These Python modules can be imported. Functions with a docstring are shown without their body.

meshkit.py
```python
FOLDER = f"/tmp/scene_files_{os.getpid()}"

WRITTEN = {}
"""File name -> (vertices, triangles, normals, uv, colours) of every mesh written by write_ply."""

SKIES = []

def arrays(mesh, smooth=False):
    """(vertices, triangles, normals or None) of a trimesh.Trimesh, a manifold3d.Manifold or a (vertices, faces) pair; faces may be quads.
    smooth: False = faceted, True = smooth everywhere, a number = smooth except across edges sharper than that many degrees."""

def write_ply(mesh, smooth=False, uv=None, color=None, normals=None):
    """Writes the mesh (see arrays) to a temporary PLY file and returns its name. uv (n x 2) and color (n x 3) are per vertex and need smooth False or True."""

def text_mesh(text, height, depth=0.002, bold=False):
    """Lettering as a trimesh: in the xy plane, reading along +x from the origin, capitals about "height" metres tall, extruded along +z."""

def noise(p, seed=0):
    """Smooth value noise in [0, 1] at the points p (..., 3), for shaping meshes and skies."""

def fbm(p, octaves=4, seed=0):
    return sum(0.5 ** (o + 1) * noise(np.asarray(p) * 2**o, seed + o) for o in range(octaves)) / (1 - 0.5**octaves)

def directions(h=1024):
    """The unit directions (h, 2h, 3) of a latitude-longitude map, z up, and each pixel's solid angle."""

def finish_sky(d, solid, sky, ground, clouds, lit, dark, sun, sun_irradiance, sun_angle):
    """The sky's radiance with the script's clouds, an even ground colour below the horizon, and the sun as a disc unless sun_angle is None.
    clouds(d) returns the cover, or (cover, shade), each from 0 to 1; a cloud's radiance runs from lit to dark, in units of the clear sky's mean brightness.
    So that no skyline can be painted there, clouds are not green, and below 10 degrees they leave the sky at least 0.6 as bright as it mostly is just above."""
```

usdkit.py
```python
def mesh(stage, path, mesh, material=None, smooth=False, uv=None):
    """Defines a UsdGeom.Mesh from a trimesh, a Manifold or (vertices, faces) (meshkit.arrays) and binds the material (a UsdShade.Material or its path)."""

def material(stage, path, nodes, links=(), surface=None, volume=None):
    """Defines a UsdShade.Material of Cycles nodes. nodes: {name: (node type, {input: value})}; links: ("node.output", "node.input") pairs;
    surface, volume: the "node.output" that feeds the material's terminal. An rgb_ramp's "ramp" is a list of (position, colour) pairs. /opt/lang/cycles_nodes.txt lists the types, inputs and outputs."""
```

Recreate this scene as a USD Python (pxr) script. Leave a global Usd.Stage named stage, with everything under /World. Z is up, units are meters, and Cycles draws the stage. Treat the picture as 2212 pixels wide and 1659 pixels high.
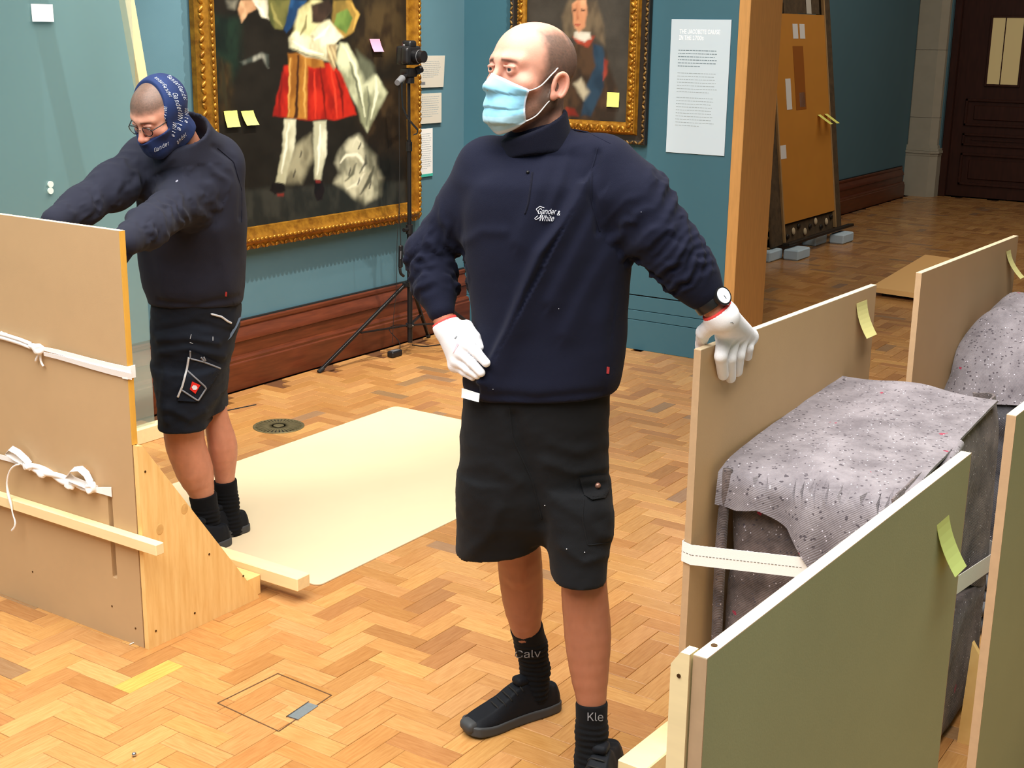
import math
import numpy as np, trimesh, usdkit, meshkit
from pxr import Usd, UsdGeom, UsdLux, UsdShade, Gf, Sdf, Vt
from scipy.interpolate import PchipInterpolator, LinearNDInterpolator
from scipy.ndimage import gaussian_filter
from scipy.spatial import cKDTree
from scipy.sparse import coo_matrix
from shapely.geometry import Polygon, box as sbox
rng = np.random.default_rng(7)
stage = Usd.Stage.CreateInMemory()
UsdGeom.Xform.Define(stage, '/World'); UsdGeom.Scope.Define(stage, '/World/Looks')

# ---------------- camera (x runs along the painting wall, y towards it, z up) ----------------
IMW, IMH = 2212, 1659
FPX, PITCH, ROLL, AZ, EYEZ = 2901.0, math.radians(14.893), math.radians(.877), math.radians(56.469), 1.80
def _rot():
    cp, sp, cr, sr, ca, sa = math.cos(PITCH), math.sin(PITCH), math.cos(ROLL), math.sin(ROLL), math.cos(AZ), math.sin(AZ)
    m = np.array([[cr, -sr, 0], [sr, cr, 0], [0, 0, 1]]) @ np.array([[1, 0, 0], [0, -sp, -cp], [0, cp, -sp]])
    return m @ np.array([[ca, -sa, 0], [sa, ca, 0], [0, 0, 1]])
RW = _rot(); EYE = np.array([0, 0, EYEZ]); CEN = np.array([IMW / 2, IMH / 2])
cam = UsdGeom.Camera.Define(stage, '/World/viewpoint')
_m = Gf.Matrix4d(1.0)
for i, row in enumerate((RW[0], -RW[1], -RW[2])): _m.SetRow(i, Gf.Vec4d(*map(float, row), 0))
_m.SetRow(3, Gf.Vec4d(*map(float, EYE), 1)); cam.AddTransformOp().Set(_m)
cam.CreateHorizontalApertureAttr(36.0); cam.CreateFocalLengthAttr(36.0 * FPX / IMW)
cam.CreateClippingRangeAttr(Gf.Vec2f(.05, 200)); cam.CreateExposureAttr(0.06)

# ---------------- light: roof lights of the gallery, picture spots, weaker light in the next room ----------------
def rect_light(name, loc, size, power, col=(1, .97, .93), rot=None):
    l = UsdLux.RectLight.Define(stage, '/World/' + name); l.CreateWidthAttr(size[0]); l.CreateHeightAttr(size[1])
    l.CreateIntensityAttr(power); l.CreateColorAttr(Gf.Vec3f(*col)); x = UsdGeom.Xformable(l); x.AddTranslateOp().Set(Gf.Vec3d(*loc))
    if rot: x.AddRotateXYZOp().Set(Gf.Vec3f(*rot))
    return l
def spot(name, loc, aim, power, radius=.035, cone=32, col=(1, .94, .84)):
    l = UsdLux.SphereLight.Define(stage, '/World/' + name); l.CreateRadiusAttr(radius); l.CreateIntensityAttr(power); l.CreateColorAttr(Gf.Vec3f(*col))
    s = UsdLux.ShapingAPI.Apply(l.GetPrim()); s.CreateShapingConeAngleAttr(cone); s.CreateShapingConeSoftnessAttr(.4)
    d = np.array(aim, float) - np.array(loc); d /= np.linalg.norm(d)
    r = np.cross([0, 0, 1.], -d); r /= np.linalg.norm(r); u = np.cross(-d, r)
    m = Gf.Matrix4d(1.0)
    for i, row in enumerate((r, u, -d)): m.SetRow(i, Gf.Vec4d(*map(float, row), 0))
    m.SetRow(3, Gf.Vec4d(*map(float, loc), 1)); UsdGeom.Xformable(l).AddTransformOp().Set(m)
rect_light('roof_light', (.8, 1.6, 4.35), (6.2, 4.4), 8.6)
rect_light('roof_light_far', (11.5, 2.2, 4.35), (5.0, 2.6), 2.1, (1, .93, .82))
for _i, _x in enumerate((4.7, 5.6)): spot('picture_spot_%d' % _i, (_x, 3.2, 4.2), (_x + .2, 4.84, 1.3), 15000, .025)
spot('picture_spot_2', (5.0, 3.5, 4.2), (6.75, 4.1, 1.3), 7000, .025)

# ---------------- helpers ----------------
def ray(x, y): return RW.T @ np.array([(x - CEN[0]) / FPX, (y - CEN[1]) / FPX, 1.])
def on(x, y, axis, val):
    """The point seen at a pixel of the photograph on the plane axis = val."""
    d = ray(x, y); return EYE + (val - EYE[axis]) / d[axis] * d
def fl(x, y, z=0.): return on(x, y, 2, z)
def px_of(p):
    q = (np.asarray(p, float) - EYE) @ RW.T; return CEN + FPX * q[..., :2] / q[..., 2:]
def lin(r, g=None, b=None):
    c = np.array(r if g is None else (r, g, b), float) / 255.
    return np.where(c < .04045, c / 12.92, ((c + .055) / 1.055) ** 2.4)
MATS = {}
def mat(name, color, rough=.6, var=0, scale=8, stretch=(1, 1, 1), bump=0, bscale=200, metal=0, spec=.4, dark=None, sheen=0, attr=False, **kw):
    """Principled material; var mixes a second tone in by noise, bump gives relief; attr multiplies the mesh's own colours."""
    if name in MATS: return MATS[name]
    c = lin(color); n = {'p': ('principled_bsdf', dict(base_color=tuple(c), roughness=rough, metallic=metal, specular_ior_level=spec, sheen_weight=sheen, **kw))}
    L = []
    n['g'] = ('geometry', {})
    src = None
    if var or bump:
        n['m'] = ('mapping', dict(scale=tuple(stretch))); L.append(('g.position', 'm.vector'))
    if var:
        d = lin(dark) if dark is not None else c * (1 - var)
        n['n'] = ('noise_texture', dict(scale=scale, detail=5, roughness=.6)); L.append(('m.vector', 'n.vector'))
        n['r'] = ('rgb_ramp', dict(ramp=[(.3, tuple(d)), (.7, tuple(c))])); L += [('n.fac', 'r.fac')]; src = 'r.color'
    if attr:
        n['a'] = ('attribute', dict(attribute='Cd'))
        if src:
            n['x'] = ('mix_color', dict(blend_type='multiply', fac=1.0)); L += [(src, 'x.a'), ('a.color', 'x.b')]; src = 'x.result'
        else: src = 'a.color'
    if src: L.append((src, 'p.base_color'))
    if bump:
        n['bn'] = ('noise_texture', dict(scale=bscale, detail=3)); n['b'] = ('bump', dict(strength=bump, distance=.002))
        L += [('m.vector', 'bn.vector'), ('bn.fac', 'b.height'), ('b.normal', 'p.normal')]
    MATS[name] = usdkit.material(stage, '/World/Looks/' + name, n, L, surface='p.BSDF')
    return MATS[name]

USED, LOC = {}, {}
def path_for(name, parent):
    base = '/World' if parent is None else str(parent.GetPath())
    k = USED.get((base, name), 0); USED[(base, name)] = k + 1
    return base + '/' + (name if k == 0 else '%s_%03d' % (name, k))
def tag(o, label=None, cat=None, group=None, kind=None):
    for k, v in (('label', label), ('category', cat), ('group', group), ('kind', kind)):
        if v: o.SetCustomDataByKey(k, v)
    return o
def thing(name, label=None, cat=None, loc=(0, 0, 0), parent=None, **kw):
    x = UsdGeom.Xform.Define(stage, path_for(name, parent)); p = x.GetPrim()
    base = LOC.get(str(parent.GetPath()), np.zeros(3)) if parent else np.zeros(3)
    x.AddTranslateOp().Set(Gf.Vec3d(*map(float, np.asarray(loc, float) - base))); LOC[str(p.GetPath())] = np.asarray(loc, float)
    return tag(p, label, cat, **kw)
def put(name, mesh, material, parent=None, smooth=False, col=None, label=None, cat=None, **kw):
    """One Mesh prim; mesh in world coordinates. A top-level mesh gets its origin at its base."""
    v, f, n = meshkit.arrays(mesh, smooth)
    p = path_for(name, parent)
    if parent is None:
        loc = np.array([*(v.min(0) + v.max(0))[:2] / 2, v[:, 2].min()])
    else:
        loc = np.zeros(3); base = LOC.get(str(parent.GetPath()))
        v = v - base if base is not None else v
    m = UsdGeom.Mesh.Define(stage, p)
    if parent is None: m.AddTranslateOp().Set(Gf.Vec3d(*map(float, loc))); v = v - loc; LOC[p] = loc
    else: LOC[p] = LOC.get(str(parent.GetPath()), np.zeros(3))
    m.CreatePointsAttr(Vt.Vec3fArray.FromNumpy(np.ascontiguousarray(v, np.float32)))
    m.CreateFaceVertexCountsAttr(Vt.IntArray.FromNumpy(np.full(len(f), 3, np.int32)))
    m.CreateFaceVertexIndicesAttr(Vt.IntArray.FromNumpy(np.ascontiguousarray(f, np.int32).ravel())); m.CreateSubdivisionSchemeAttr('none')
    if n is not None:
        m.CreateNormalsAttr(Vt.Vec3fArray.FromNumpy(n.astype(np.float32))); m.SetNormalsInterpolation('vertex')
    if col is not None:
        col = np.broadcast_to(np.asarray(col, np.float32), (len(v), 3))
        UsdGeom.PrimvarsAPI(m).CreatePrimvar('Cd', Sdf.ValueTypeNames.Color3fArray, 'vertex').Set(Vt.Vec3fArray.FromNumpy(np.ascontiguousarray(col, np.float32)))
    UsdShade.MaterialBindingAPI.Apply(m.GetPrim()).Bind(material)
    return tag(m.GetPrim(), label, cat, **kw)
cat_ = trimesh.util.concatenate
def T(v, f): return trimesh.Trimesh(np.asarray(v, float), np.asarray(f, int), process=False)
def bx(x0, x1, y0, y1, z0, z1, bev=0.):
    """Box, with chamfered edges when bev > 0."""
    if not bev:
        m = trimesh.creation.box((x1 - x0, y1 - y0, z1 - z0)); m.apply_translation(((x0 + x1) / 2, (y0 + y1) / 2, (z0 + z1) / 2)); return m
    pts = []
    for sx in (0, 1):
        for sy in (0, 1):
            for sz in (0, 1):
                p = np.array([(x0, x1)[sx], (y0, y1)[sy], (z0, z1)[sz]]); s = np.array([1 - 2 * sx, 1 - 2 * sy, 1 - 2 * sz]) * bev
                for k in range(3): q = p + s; q[k] = p[k]; pts.append(q)
    return trimesh.convex.convex_hull(np.array(pts))
def frame3(d):
    d = np.asarray(d, float); d = d / np.linalg.norm(d); a = np.cross(d, [0, 0, 1.] if abs(d[2]) < .95 else [1., 0, 0]); a /= np.linalg.norm(a)
    return d, a, np.cross(d, a)
def beam(p, q, w, h, up=(0, 0, 1), bev=0.):
    """Bar of section w (sideways) x h (along up) from p to q."""
    p, q = np.asarray(p, float), np.asarray(q, float); d = (q - p); L = np.linalg.norm(d); d /= L
    s = np.cross(d, up); s /= np.linalg.norm(s); u = np.cross(s, d)
    m = bx(0, L, -w / 2, w / 2, -h / 2, h / 2, bev); M = np.eye(4); M[:3, 0], M[:3, 1], M[:3, 2], M[:3, 3] = d, -s, u, p; m.apply_transform(M)
    if np.linalg.det(M[:3, :3]) < 0: m.invert()
    return m
def tube(pts, r, sides=8, caps=True, smooth=0):
    p = np.asarray(pts, float)
    if smooth:
        t = np.r_[0, np.cumsum(np.linalg.norm(np.diff(p, axis=0), axis=1))]; tt = np.linspace(0, t[-1], smooth); p2 = PchipInterpolator(t, p)(tt)
        r = np.interp(tt, t, np.broadcast_to(r, len(p))); p = p2
    r = np.broadcast_to(r, len(p)); t = np.gradient(p, axis=0); t /= np.linalg.norm(t, axis=1, keepdims=True) + 1e-12
    a = np.zeros_like(p); _, a0, _ = frame3(t[0])
    for i in range(len(p)):
        a0 = a0 - t[i] * (a0 @ t[i]); a0 /= np.linalg.norm(a0) + 1e-12; a[i] = a0
    b = np.cross(t, a); ang = np.arange(sides) * 2 * np.pi / sides
    v = (p[:, None] + r[:, None, None] * (np.cos(ang)[None, :, None] * a[:, None] + np.sin(ang)[None, :, None] * b[:, None])).reshape(-1, 3)
    i, j = np.meshgrid(np.arange(len(p) - 1), np.arange(sides), indexing='ij'); i, j = i.ravel(), j.ravel(); k = (j + 1) % sides
    q0, q1, q2, q3 = i * sides + j, i * sides + k, (i + 1) * sides + k, (i + 1) * sides + j
    f = np.vstack([np.c_[q0, q1, q2], np.c_[q0, q2, q3]])
    if caps:
        n = len(v); v = np.vstack([v, p[0], p[-1]]); js = np.arange(sides); ks = (js + 1) % sides; e = (len(p) - 1) * sides
        f = np.vstack([f, np.c_[np.full(sides, n), ks, js], np.c_[np.full(sides, n + 1), e + js, e + ks]])
    return T(v, f)
def ribbon(pts, width, thick, across):
    """Flat band through pts; across = the band's width direction (one vector or one for each point)."""
    p = np.asarray(pts, float); a = np.broadcast_to(np.asarray(across, float), p.shape); a = a / np.linalg.norm(a, axis=1, keepdims=True)
    t = np.gradient(p, axis=0); t /= np.linalg.norm(t, axis=1, keepdims=True); n = np.cross(t, a); n /= np.linalg.norm(n, axis=1, keepdims=True)
    w = np.broadcast_to(width, len(p))[:, None] / 2; h = thick / 2
    v = np.stack([p - a * w - n * h, p + a * w - n * h, p + a * w + n * h, p - a * w + n * h], 1).reshape(-1, 3); f = []
    for i in range(len(p) - 1):
        for j in range(4):
            k = (j + 1) % 4; f += [[i * 4 + j, i * 4 + k, i * 4 + 4 + k], [i * 4 + j, i * 4 + 4 + k, i * 4 + 4 + j]]
    e = (len(p) - 1) * 4; f += [[0, 2, 1], [0, 3, 2], [e, e + 1, e + 2], [e, e + 2, e + 3]]
    m = T(v, f); 
    return m
def prism(poly, z0, z1):
    m = trimesh.creation.extrude_polygon(Polygon(poly) if not hasattr(poly, 'area') else poly, z1 - z0, engine='earcut'); m.apply_translation((0, 0, z0)); return m
def axes(m, ex, ey, ez, o):
    """Takes a mesh modelled in x, y, z to the axes ex, ey, ez at o."""
    M = np.eye(4); M[:3, 0], M[:3, 1], M[:3, 2], M[:3, 3] = ex, ey, ez, o; m = m.copy(); m.apply_transform(M)
    if np.linalg.det(M[:3, :3]) < 0: m.invert()
    return m
def lathe(prof, sides=24):
    return trimesh.creation.revolve(np.asarray(prof, float), sections=sides)
def sph(c, r, n=2):
    m = trimesh.creation.icosphere(n, 1.0); m.apply_scale(r); m.apply_translation(c); return m
def cyl(p, q, r, sides=16, r2=None):
    return tube([p, q], [r, r if r2 is None else r2], sides)
def grid_mesh(P, flip=False):
    """P (n, m, 3) points to a sheet."""
    n, m = P.shape[:2]; i, j = np.meshgrid(np.arange(n - 1), np.arange(m - 1), indexing='ij'); a = (i * m + j).ravel(); b, c, d = a + 1, a + m + 1, a + m
    f = np.vstack([np.c_[a, b, c], np.c_[a, c, d]]); return T(P.reshape(-1, 3), f[:, ::-1] if flip else f)
def slab(P, thick):
    """A closed sheet of some thickness from a grid of points."""
    n, m = P.shape[:2]; nu = np.cross(np.gradient(P, axis=0), np.gradient(P, axis=1)); nu /= np.linalg.norm(nu, axis=2, keepdims=True) + 1e-12
    A, B = P + nu * thick / 2, P - nu * thick / 2; a, b = grid_mesh(A), grid_mesh(B, True)
    idx = np.r_[np.arange(m), np.arange(1, n) * m + m - 1, (n - 1) * m + np.arange(m - 2, -1, -1), np.arange(n - 2, 0, -1) * m]; N = n * m; k = np.roll(idx, -1)
    side = np.vstack([np.c_[idx, idx + N, k + N], np.c_[idx, k + N, k]])
    return T(np.vstack([a.vertices, b.vertices]), np.vstack([a.faces, b.faces + N, side]))
def poly_sd(P, poly):
    """Signed distance (inside negative) of points P (n, 2) to a polygon."""
    P = np.asarray(P, float); V = np.asarray(poly, float); d = np.full(len(P), 1e9); ins = np.zeros(len(P), bool)
    for a, b in zip(V, np.roll(V, -1, 0)):
        e = b - a; w = P - a; t = np.clip((w @ e) / (e @ e + 1e-12), 0, 1); d = np.minimum(d, np.linalg.norm(w - t[:, None] * e, axis=1))
        ins ^= ((a[1] > P[:, 1]) != (b[1] > P[:, 1])) & (P[:, 0] < e[0] * (P[:, 1] - a[1]) / (e[1] if e[1] else 1e-12) + a[0])
    return np.where(ins, -d, d)
def line_d(P, pts):
    P = np.asarray(P, float); d = np.full(len(P), 1e9)
    for a, b in zip(np.asarray(pts[:-1], float), np.asarray(pts[1:], float)):
        e = b - a; w = P - a; t = np.clip((w @ e) / (e @ e + 1e-12), 0, 1); d = np.minimum(d, np.linalg.norm(w - t[:, None] * e, axis=1))
    return d
def sstep(a, b, x): t = np.clip((x - a) / (b - a), 0, 1); return t * t * (3 - 2 * t)

# ---------------- materials of the room ----------------
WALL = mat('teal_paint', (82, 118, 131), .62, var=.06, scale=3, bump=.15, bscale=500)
WALLDIM = mat('teal_paint_dim', (56, 98, 112), .6, var=.05, scale=3, bump=.15, bscale=500)  # same teal paint; weaker light on the partition is put into its colour
MAHOG = mat('mahogany', (104, 50, 28), .32, var=.45, scale=6, stretch=(1, 8, 8), spec=.5)
DARKGAP = mat('dark_gap', (18, 22, 24), .9)
STONE = mat('pale_stone', (176, 170, 152), .8, var=.12, scale=5, bump=.3, bscale=80)
DOORW = mat('dark_oak', (66, 34, 24), .4, var=.4, scale=5, stretch=(6, 6, 1))
PLASTER = mat('white_plaster', (236, 232, 224), .8)
VENEER = mat('cherry_veneer', (198, 146, 84), .42, var=.16, scale=9, stretch=(10, 10, .8))
BLOCK = [mat('parquet_along', (255, 255, 255), .3, var=.2, scale=9, stretch=(1.5, 16, 1), dark=(228, 214, 200), attr=True, bump=.06, bscale=90, spec=.4, coat_weight=.3, coat_roughness=.16),
         mat('parquet_across', (255, 255, 255), .3, var=.2, scale=9, stretch=(16, 1.5, 1), dark=(228, 214, 200), attr=True, bump=.06, bscale=90, spec=.4, coat_weight=.3, coat_roughness=.16)]

# ---------------- room shell ----------------
def struct(name, mesh, m, parent=None, **k): return put(name, mesh, m, parent, kind=None if parent else 'structure', **k)
YW = 4.84                                             # face of the painting wall
struct('wall_left', bx(-3.5, 16.2, YW, YW + .15, 0, 4.6), WALL)
part_ = thing('wall_right', kind='structure', loc=(6.93, 3.95, 0))
put('panel', cat_([bx(6.73, 7.13, 3.065, YW, .322, 4.6)]), WALLDIM, part_)
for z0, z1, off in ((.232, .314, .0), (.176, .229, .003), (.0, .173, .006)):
    put('skirting_board', bx(6.73 - off, 7.13 + off, 3.065, YW, z0, z1, .0015), WALLDIM, part_)
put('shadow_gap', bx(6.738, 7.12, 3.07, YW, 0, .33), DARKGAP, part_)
tr = thing('trim_1', kind='structure', loc=(6.93, 3.03, 0))
put('end_cap', bx(6.716, 7.135, 2.998, 3.062, 0, 4.6, .002), VENEER, tr)
struct('wall_back', bx(-3.6, -3.5, -3.6, YW, 0, 4.6), WALL)
struct('wall_front', bx(-3.6, 16.2, -3.6, -3.5, 0, 4.6), WALL)
struct('ceiling', bx(-3.6, 16.2, -3.6, YW + .1, 4.6, 4.7), PLASTER)
far = thing('wall_far', kind='structure', loc=(15.9, 0, 0))
put('panelling', bx(15.66, 15.76, -3.5, 4.56, 0, 4.6), DOORW, far)
put('plaster', bx(15.5, 15.76, 4.5, YW, 0, 4.6), WALL, far)

# baseboard with its mouldings
def moulding(prof, x0, x1, y):
    """Profile points (out from the wall, height) run along x."""
    P = np.array([[[x, y - o, z] for o, z in prof] for x in (x0, x1)]); m = grid_mesh(P)
    return m
BB = [(0, .338), (.012, .338), (.018, .33), (.018, .315), (.012, .306), (.02, .29), (.034, .272), (.04, .25), (.04, .242), (.03, .236), (.03, .17), (.045, .166), (.052, .155), (.05, .142), (.058, .136), (.058, 0), (0, 0)]
def baseboard(name, x0, x1):
    b = thing(name, kind='structure', loc=((x0 + x1) / 2, YW, 0))
    put('rail', moulding(BB, x0, x1, YW - .001), MAHOG, b, smooth=25)
    put('shadow_line', bx(x0, x1, YW - .013, YW, .338, .346), DARKGAP, b)
    e = trimesh.creation.extrude_polygon(Polygon([(o, z) for o, z in BB]), .004, engine='earcut')
    put('end', cat_([axes(e, (0, -1, 0), (0, 0, 1), (1, 0, 0), (x, YW - .001, 0)) for x in (x0, x1 - .004)]), MAHOG, b)
baseboard('baseboard_left', -3.4, 6.73); baseboard('baseboard_far', 7.13, 15.22)

# stone pier and the dark door beyond
col = thing('trim_2', kind='structure', loc=(15.45, 4.72, 0))
def octa(hx, hy, c=.07):
    return [(-hx, -hy + c), (-hx + c, -hy), (hx, -hy), (hx, hy), (-hx + c, hy), (-hx, hy - c)]
def pier(sc, z0, z1, hx=.16, hy=.19): 
    m = prism(octa(hx * sc, hy * sc), z0, z1); m.apply_translation((15.52, 4.71, 0)); return m
for z0, z1 in ((.0, .46),): put('plinth', pier(1.12, z0, z1), STONE, col)
put('base_moulding', cat_([pier(1.2 - .06 * abs(i - 1), .46 + i * .028, .486 + i * .028) for i in range(3)] + [pier(1.06, .54, .575)]), STONE, col)
for i, (z0, z1) in enumerate(((.575, .88), (.884, 1.62), (1.624, 2.5), (2.504, 4.6))): put('block', pier(1.0, z0, z1), STONE, col)
dr = thing('door_1', kind='structure', loc=(15.64, 3.9, 0))
put('leaf', bx(15.62, 15.665, 3.1, 4.42, .01, 3.2), DOORW, dr)
put('jamb', cat_([bx(15.55, 15.66, 4.42, 4.5, 0, 3.3, .006), bx(15.58, 15.66, 4.47, 4.53, 0, 3.3, .01)]), DOORW, dr)
for z0, z1 in ((.14, .5), (.58, .72), (.8, 1.1)):
    fr = [bx(15.6, 15.622, 3.4, 4.3, z0, z0 + .03, .006), bx(15.6, 15.622, 3.4, 4.3, z1 - .03, z1, .006), bx(15.6, 15.622, 4.27, 4.3, z0, z1, .006), bx(15.6, 15.622, 3.4, 3.43, z0, z1, .006)]
    put('panel', cat_(fr + [bx(15.606, 15.622, 3.5, 4.2, z0 + .07, max(z1 - .07, z0 + .075), .008)]), DOORW, dr)
PANE = usdkit.material(stage, '/World/Looks/door_pane', {'p': ('principled_bsdf', dict(base_color=tuple(lin(200, 178, 128)), roughness=.15, emission_color=tuple(lin(225, 200, 140)), emission_strength=.16))}, [], surface='p.BSDF')
put('pane', cat_([bx(15.612, 15.618, 3.76, 4.09, 1.265, 1.975)]), PANE, dr)
put('pane_frame', cat_([bx(15.6, 15.622, 3.735, 3.76, 1.24, 2.0, .004), bx(15.6, 15.622, 4.09, 4.115, 1.24, 2.0, .004), bx(15.6, 15.622, 3.76, 4.09, 1.24, 1.265, .004), bx(15.6, 15.622, 3.76, 4.09, 1.975, 2.0, .004)]), DOORW, dr)
put('pane_bar', bx(15.606, 15.622, 3.945, 3.955, 1.265, 1.975), DOORW, dr)

# ---------------- parquet floor: herringbone blocks, each of its own ----------------
floor = thing('floor', kind='structure', loc=(6, 1, 0))
put('subfloor', bx(-3.6, 16.2, -3.6, YW + .1, -.06, -.012), mat('subfloor', (96, 58, 28), .9), floor)
LW = .0675; NB = 3
TONES = [lin(t) for t in ((194, 145, 88), (202, 153, 95), (188, 138, 82), (182, 131, 77), (198, 149, 91), (172, 123, 74), (160, 126, 92), (210, 162, 100))]
TW = np.array([.24, .14, .2, .14, .12, .07, .04, .05])
blocks = []
for i in range(8, 236):
    for j in range(-26, 74):
        k = (i - j) % 6
        if k == 0: b = (i, j, i + 3, j + 1, 0)
        elif k == 5: b = (i, j, i + 1, j + 3, 1)
        else: continue
        x0, y0, x1, y1 = (np.array(b[:4]) * LW); x0 += .0045; x1 += .0045; y0 += .1025; y1 += .1025
        if x0 < .9 or y1 > YW - .03 or y0 < -1.6 or x1 > 15.6: continue
        cx, cy = (x0 + x1) / 2, (y0 + y1) / 2
        if 6.78 < cx < 7.08 and cy > 3.03: continue
        blocks.append((x0, y0, x1, y1, b[4], cx, cy))
B = np.array(blocks); pc = px_of(np.c_[B[:, 5], B[:, 6], np.zeros(len(B))])
dep = (np.c_[B[:, 5], B[:, 6], np.zeros(len(B))] - EYE) @ RW[2]
hid = np.zeros(len(B), bool)
for poly in ([(0, 455), (264, 500), (300, 965), (317, 1402), (0, 1290)], [(300, 965), (555, 1290), (317, 1402)], [(500, 1010), (855, 878), (1000, 905), (985, 1118), (690, 1268)], [(1515, 757), (1893, 615), (1900, 1000), (1490, 1420)],
             [(1490, 1420), (2105, 975), (2105, 1659), (1480, 1659)], [(990, 850), (1320, 850), (1325, 1200), (1190, 1260), (985, 1200)], [(1990, 590), (2212, 500), (2212, 1659), (1960, 1659)]):
    hid |= poly_sd(pc, poly) < 0
inv = (pc[:, 0] > -30) & (pc[:, 0] < IMW + 30) & (pc[:, 1] > 0) & (pc[:, 1] < IMH + 40) & (dep > .5)
show = np.argsort(np.where(inv & ~hid, dep, 99))[:300]; showset = set(show.tolist())
g = .0006
def block_mesh(b, dz):
    x0, y0, x1, y1 = b[0] + g, b[1] + g, b[2] - g, b[3] - g; e = .0012; z = dz
    v = [(x0, y0, -.012), (x1, y0, -.012), (x1, y1, -.012), (x0, y1, -.012), (x0, y0, z - e), (x1, y0, z - e), (x1, y1, z - e), (x0, y1, z - e), (x0 + e, y0 + e, z), (x1 - e, y0 + e, z), (x1 - e, y1 - e, z), (x0 + e, y1 - e, z)]
    f = []
    for o in (0, 4):
        for q in range(4): r = (q + 1) % 4; f += [[o + q, o + r, o + 4 + r], [o + q, o + 4 + r, o + 4 + q]]
    return np.array(v), np.array(f + [[8, 9, 10], [8, 10, 11]])
SV, SF, SC, n0 = ([], []), ([], []), ([], []), [0, 0]
for i, b in enumerate(blocks):
    t = TONES[rng.choice(len(TONES), p=TW)] * rng.uniform(.93, 1.05) * np.array([1, rng.uniform(.98, 1.02), rng.uniform(.92, 1.08)])
    if abs(b[5] - 2.33) < .05 and abs(b[6] - 2.768) < .03 and b[4] == 0: t = lin(222, 174, 90)
    v, f = block_mesh(b, rng.uniform(-.0004, .0004))
    if i in showset: put('parquet_block', (v, f), BLOCK[b[4]], floor, col=t)
    else:
        o = b[4]; SV[o].append(v); SF[o].append(f + n0[o]); SC[o].append(np.repeat(t[None], 12, 0)); n0[o] += 12
for o in (0, 1): put('parquet_field', (np.vstack(SV[o]), np.vstack(SF[o])), BLOCK[o], floor, col=np.vstack(SC[o]), kind='stuff')

# ---------------- materials of the objects ----------------
MDF = mat('mdf_board', (192, 159, 118), .62, var=.07, scale=4, bump=.08, bscale=300)
MDFLIT = mat('mdf_edge_lit', (222, 202, 168), .75, var=.08, scale=30)  # same MDF; strong overhead light on the top edges put into the colour
MDFG = mat('green_mdf_board', (160, 174, 132), .6, var=.07, scale=4, bump=.08, bscale=300)
LITEDGE = mat('lit_edge_strip', (222, 168, 70), .5, var=.12, scale=12, stretch=(6, 6, .6))  # plain board edge; the yellower light on it is put into the colour
PINE = mat('pine', (244, 206, 138), .55, var=.1, scale=7, stretch=(9, 1, .9), dark=(228, 182, 110), bump=.05, bscale=60)
PINEB = mat('planed_pine', (246, 222, 170), .55, var=.08, scale=7, stretch=(8, 1, 8))
KNOT = mat('pine_knot', (224, 178, 108), .55, var=.2, scale=60)
SCREW = mat('screw_head', (88, 66, 40), .4, metal=.6)
TAPE = mat('white_cotton_tape', (240, 238, 236), .85, bump=.2, bscale=600)
STITCH = mat('stitching', (110, 104, 98), .9)
GOLD = mat('gilding', (186, 132, 40), .36, var=.4, scale=22, metal=.55, dark=(120, 74, 18), bump=.3, bscale=60)
GOLDD = mat('dull_gilding', (150, 116, 60), .45, var=.5, scale=26, metal=.4, dark=(58, 40, 20), bump=.4, bscale=60)
DARKW = mat('ebonised_wood', (40, 32, 24), .5, var=.4, scale=20)
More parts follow.
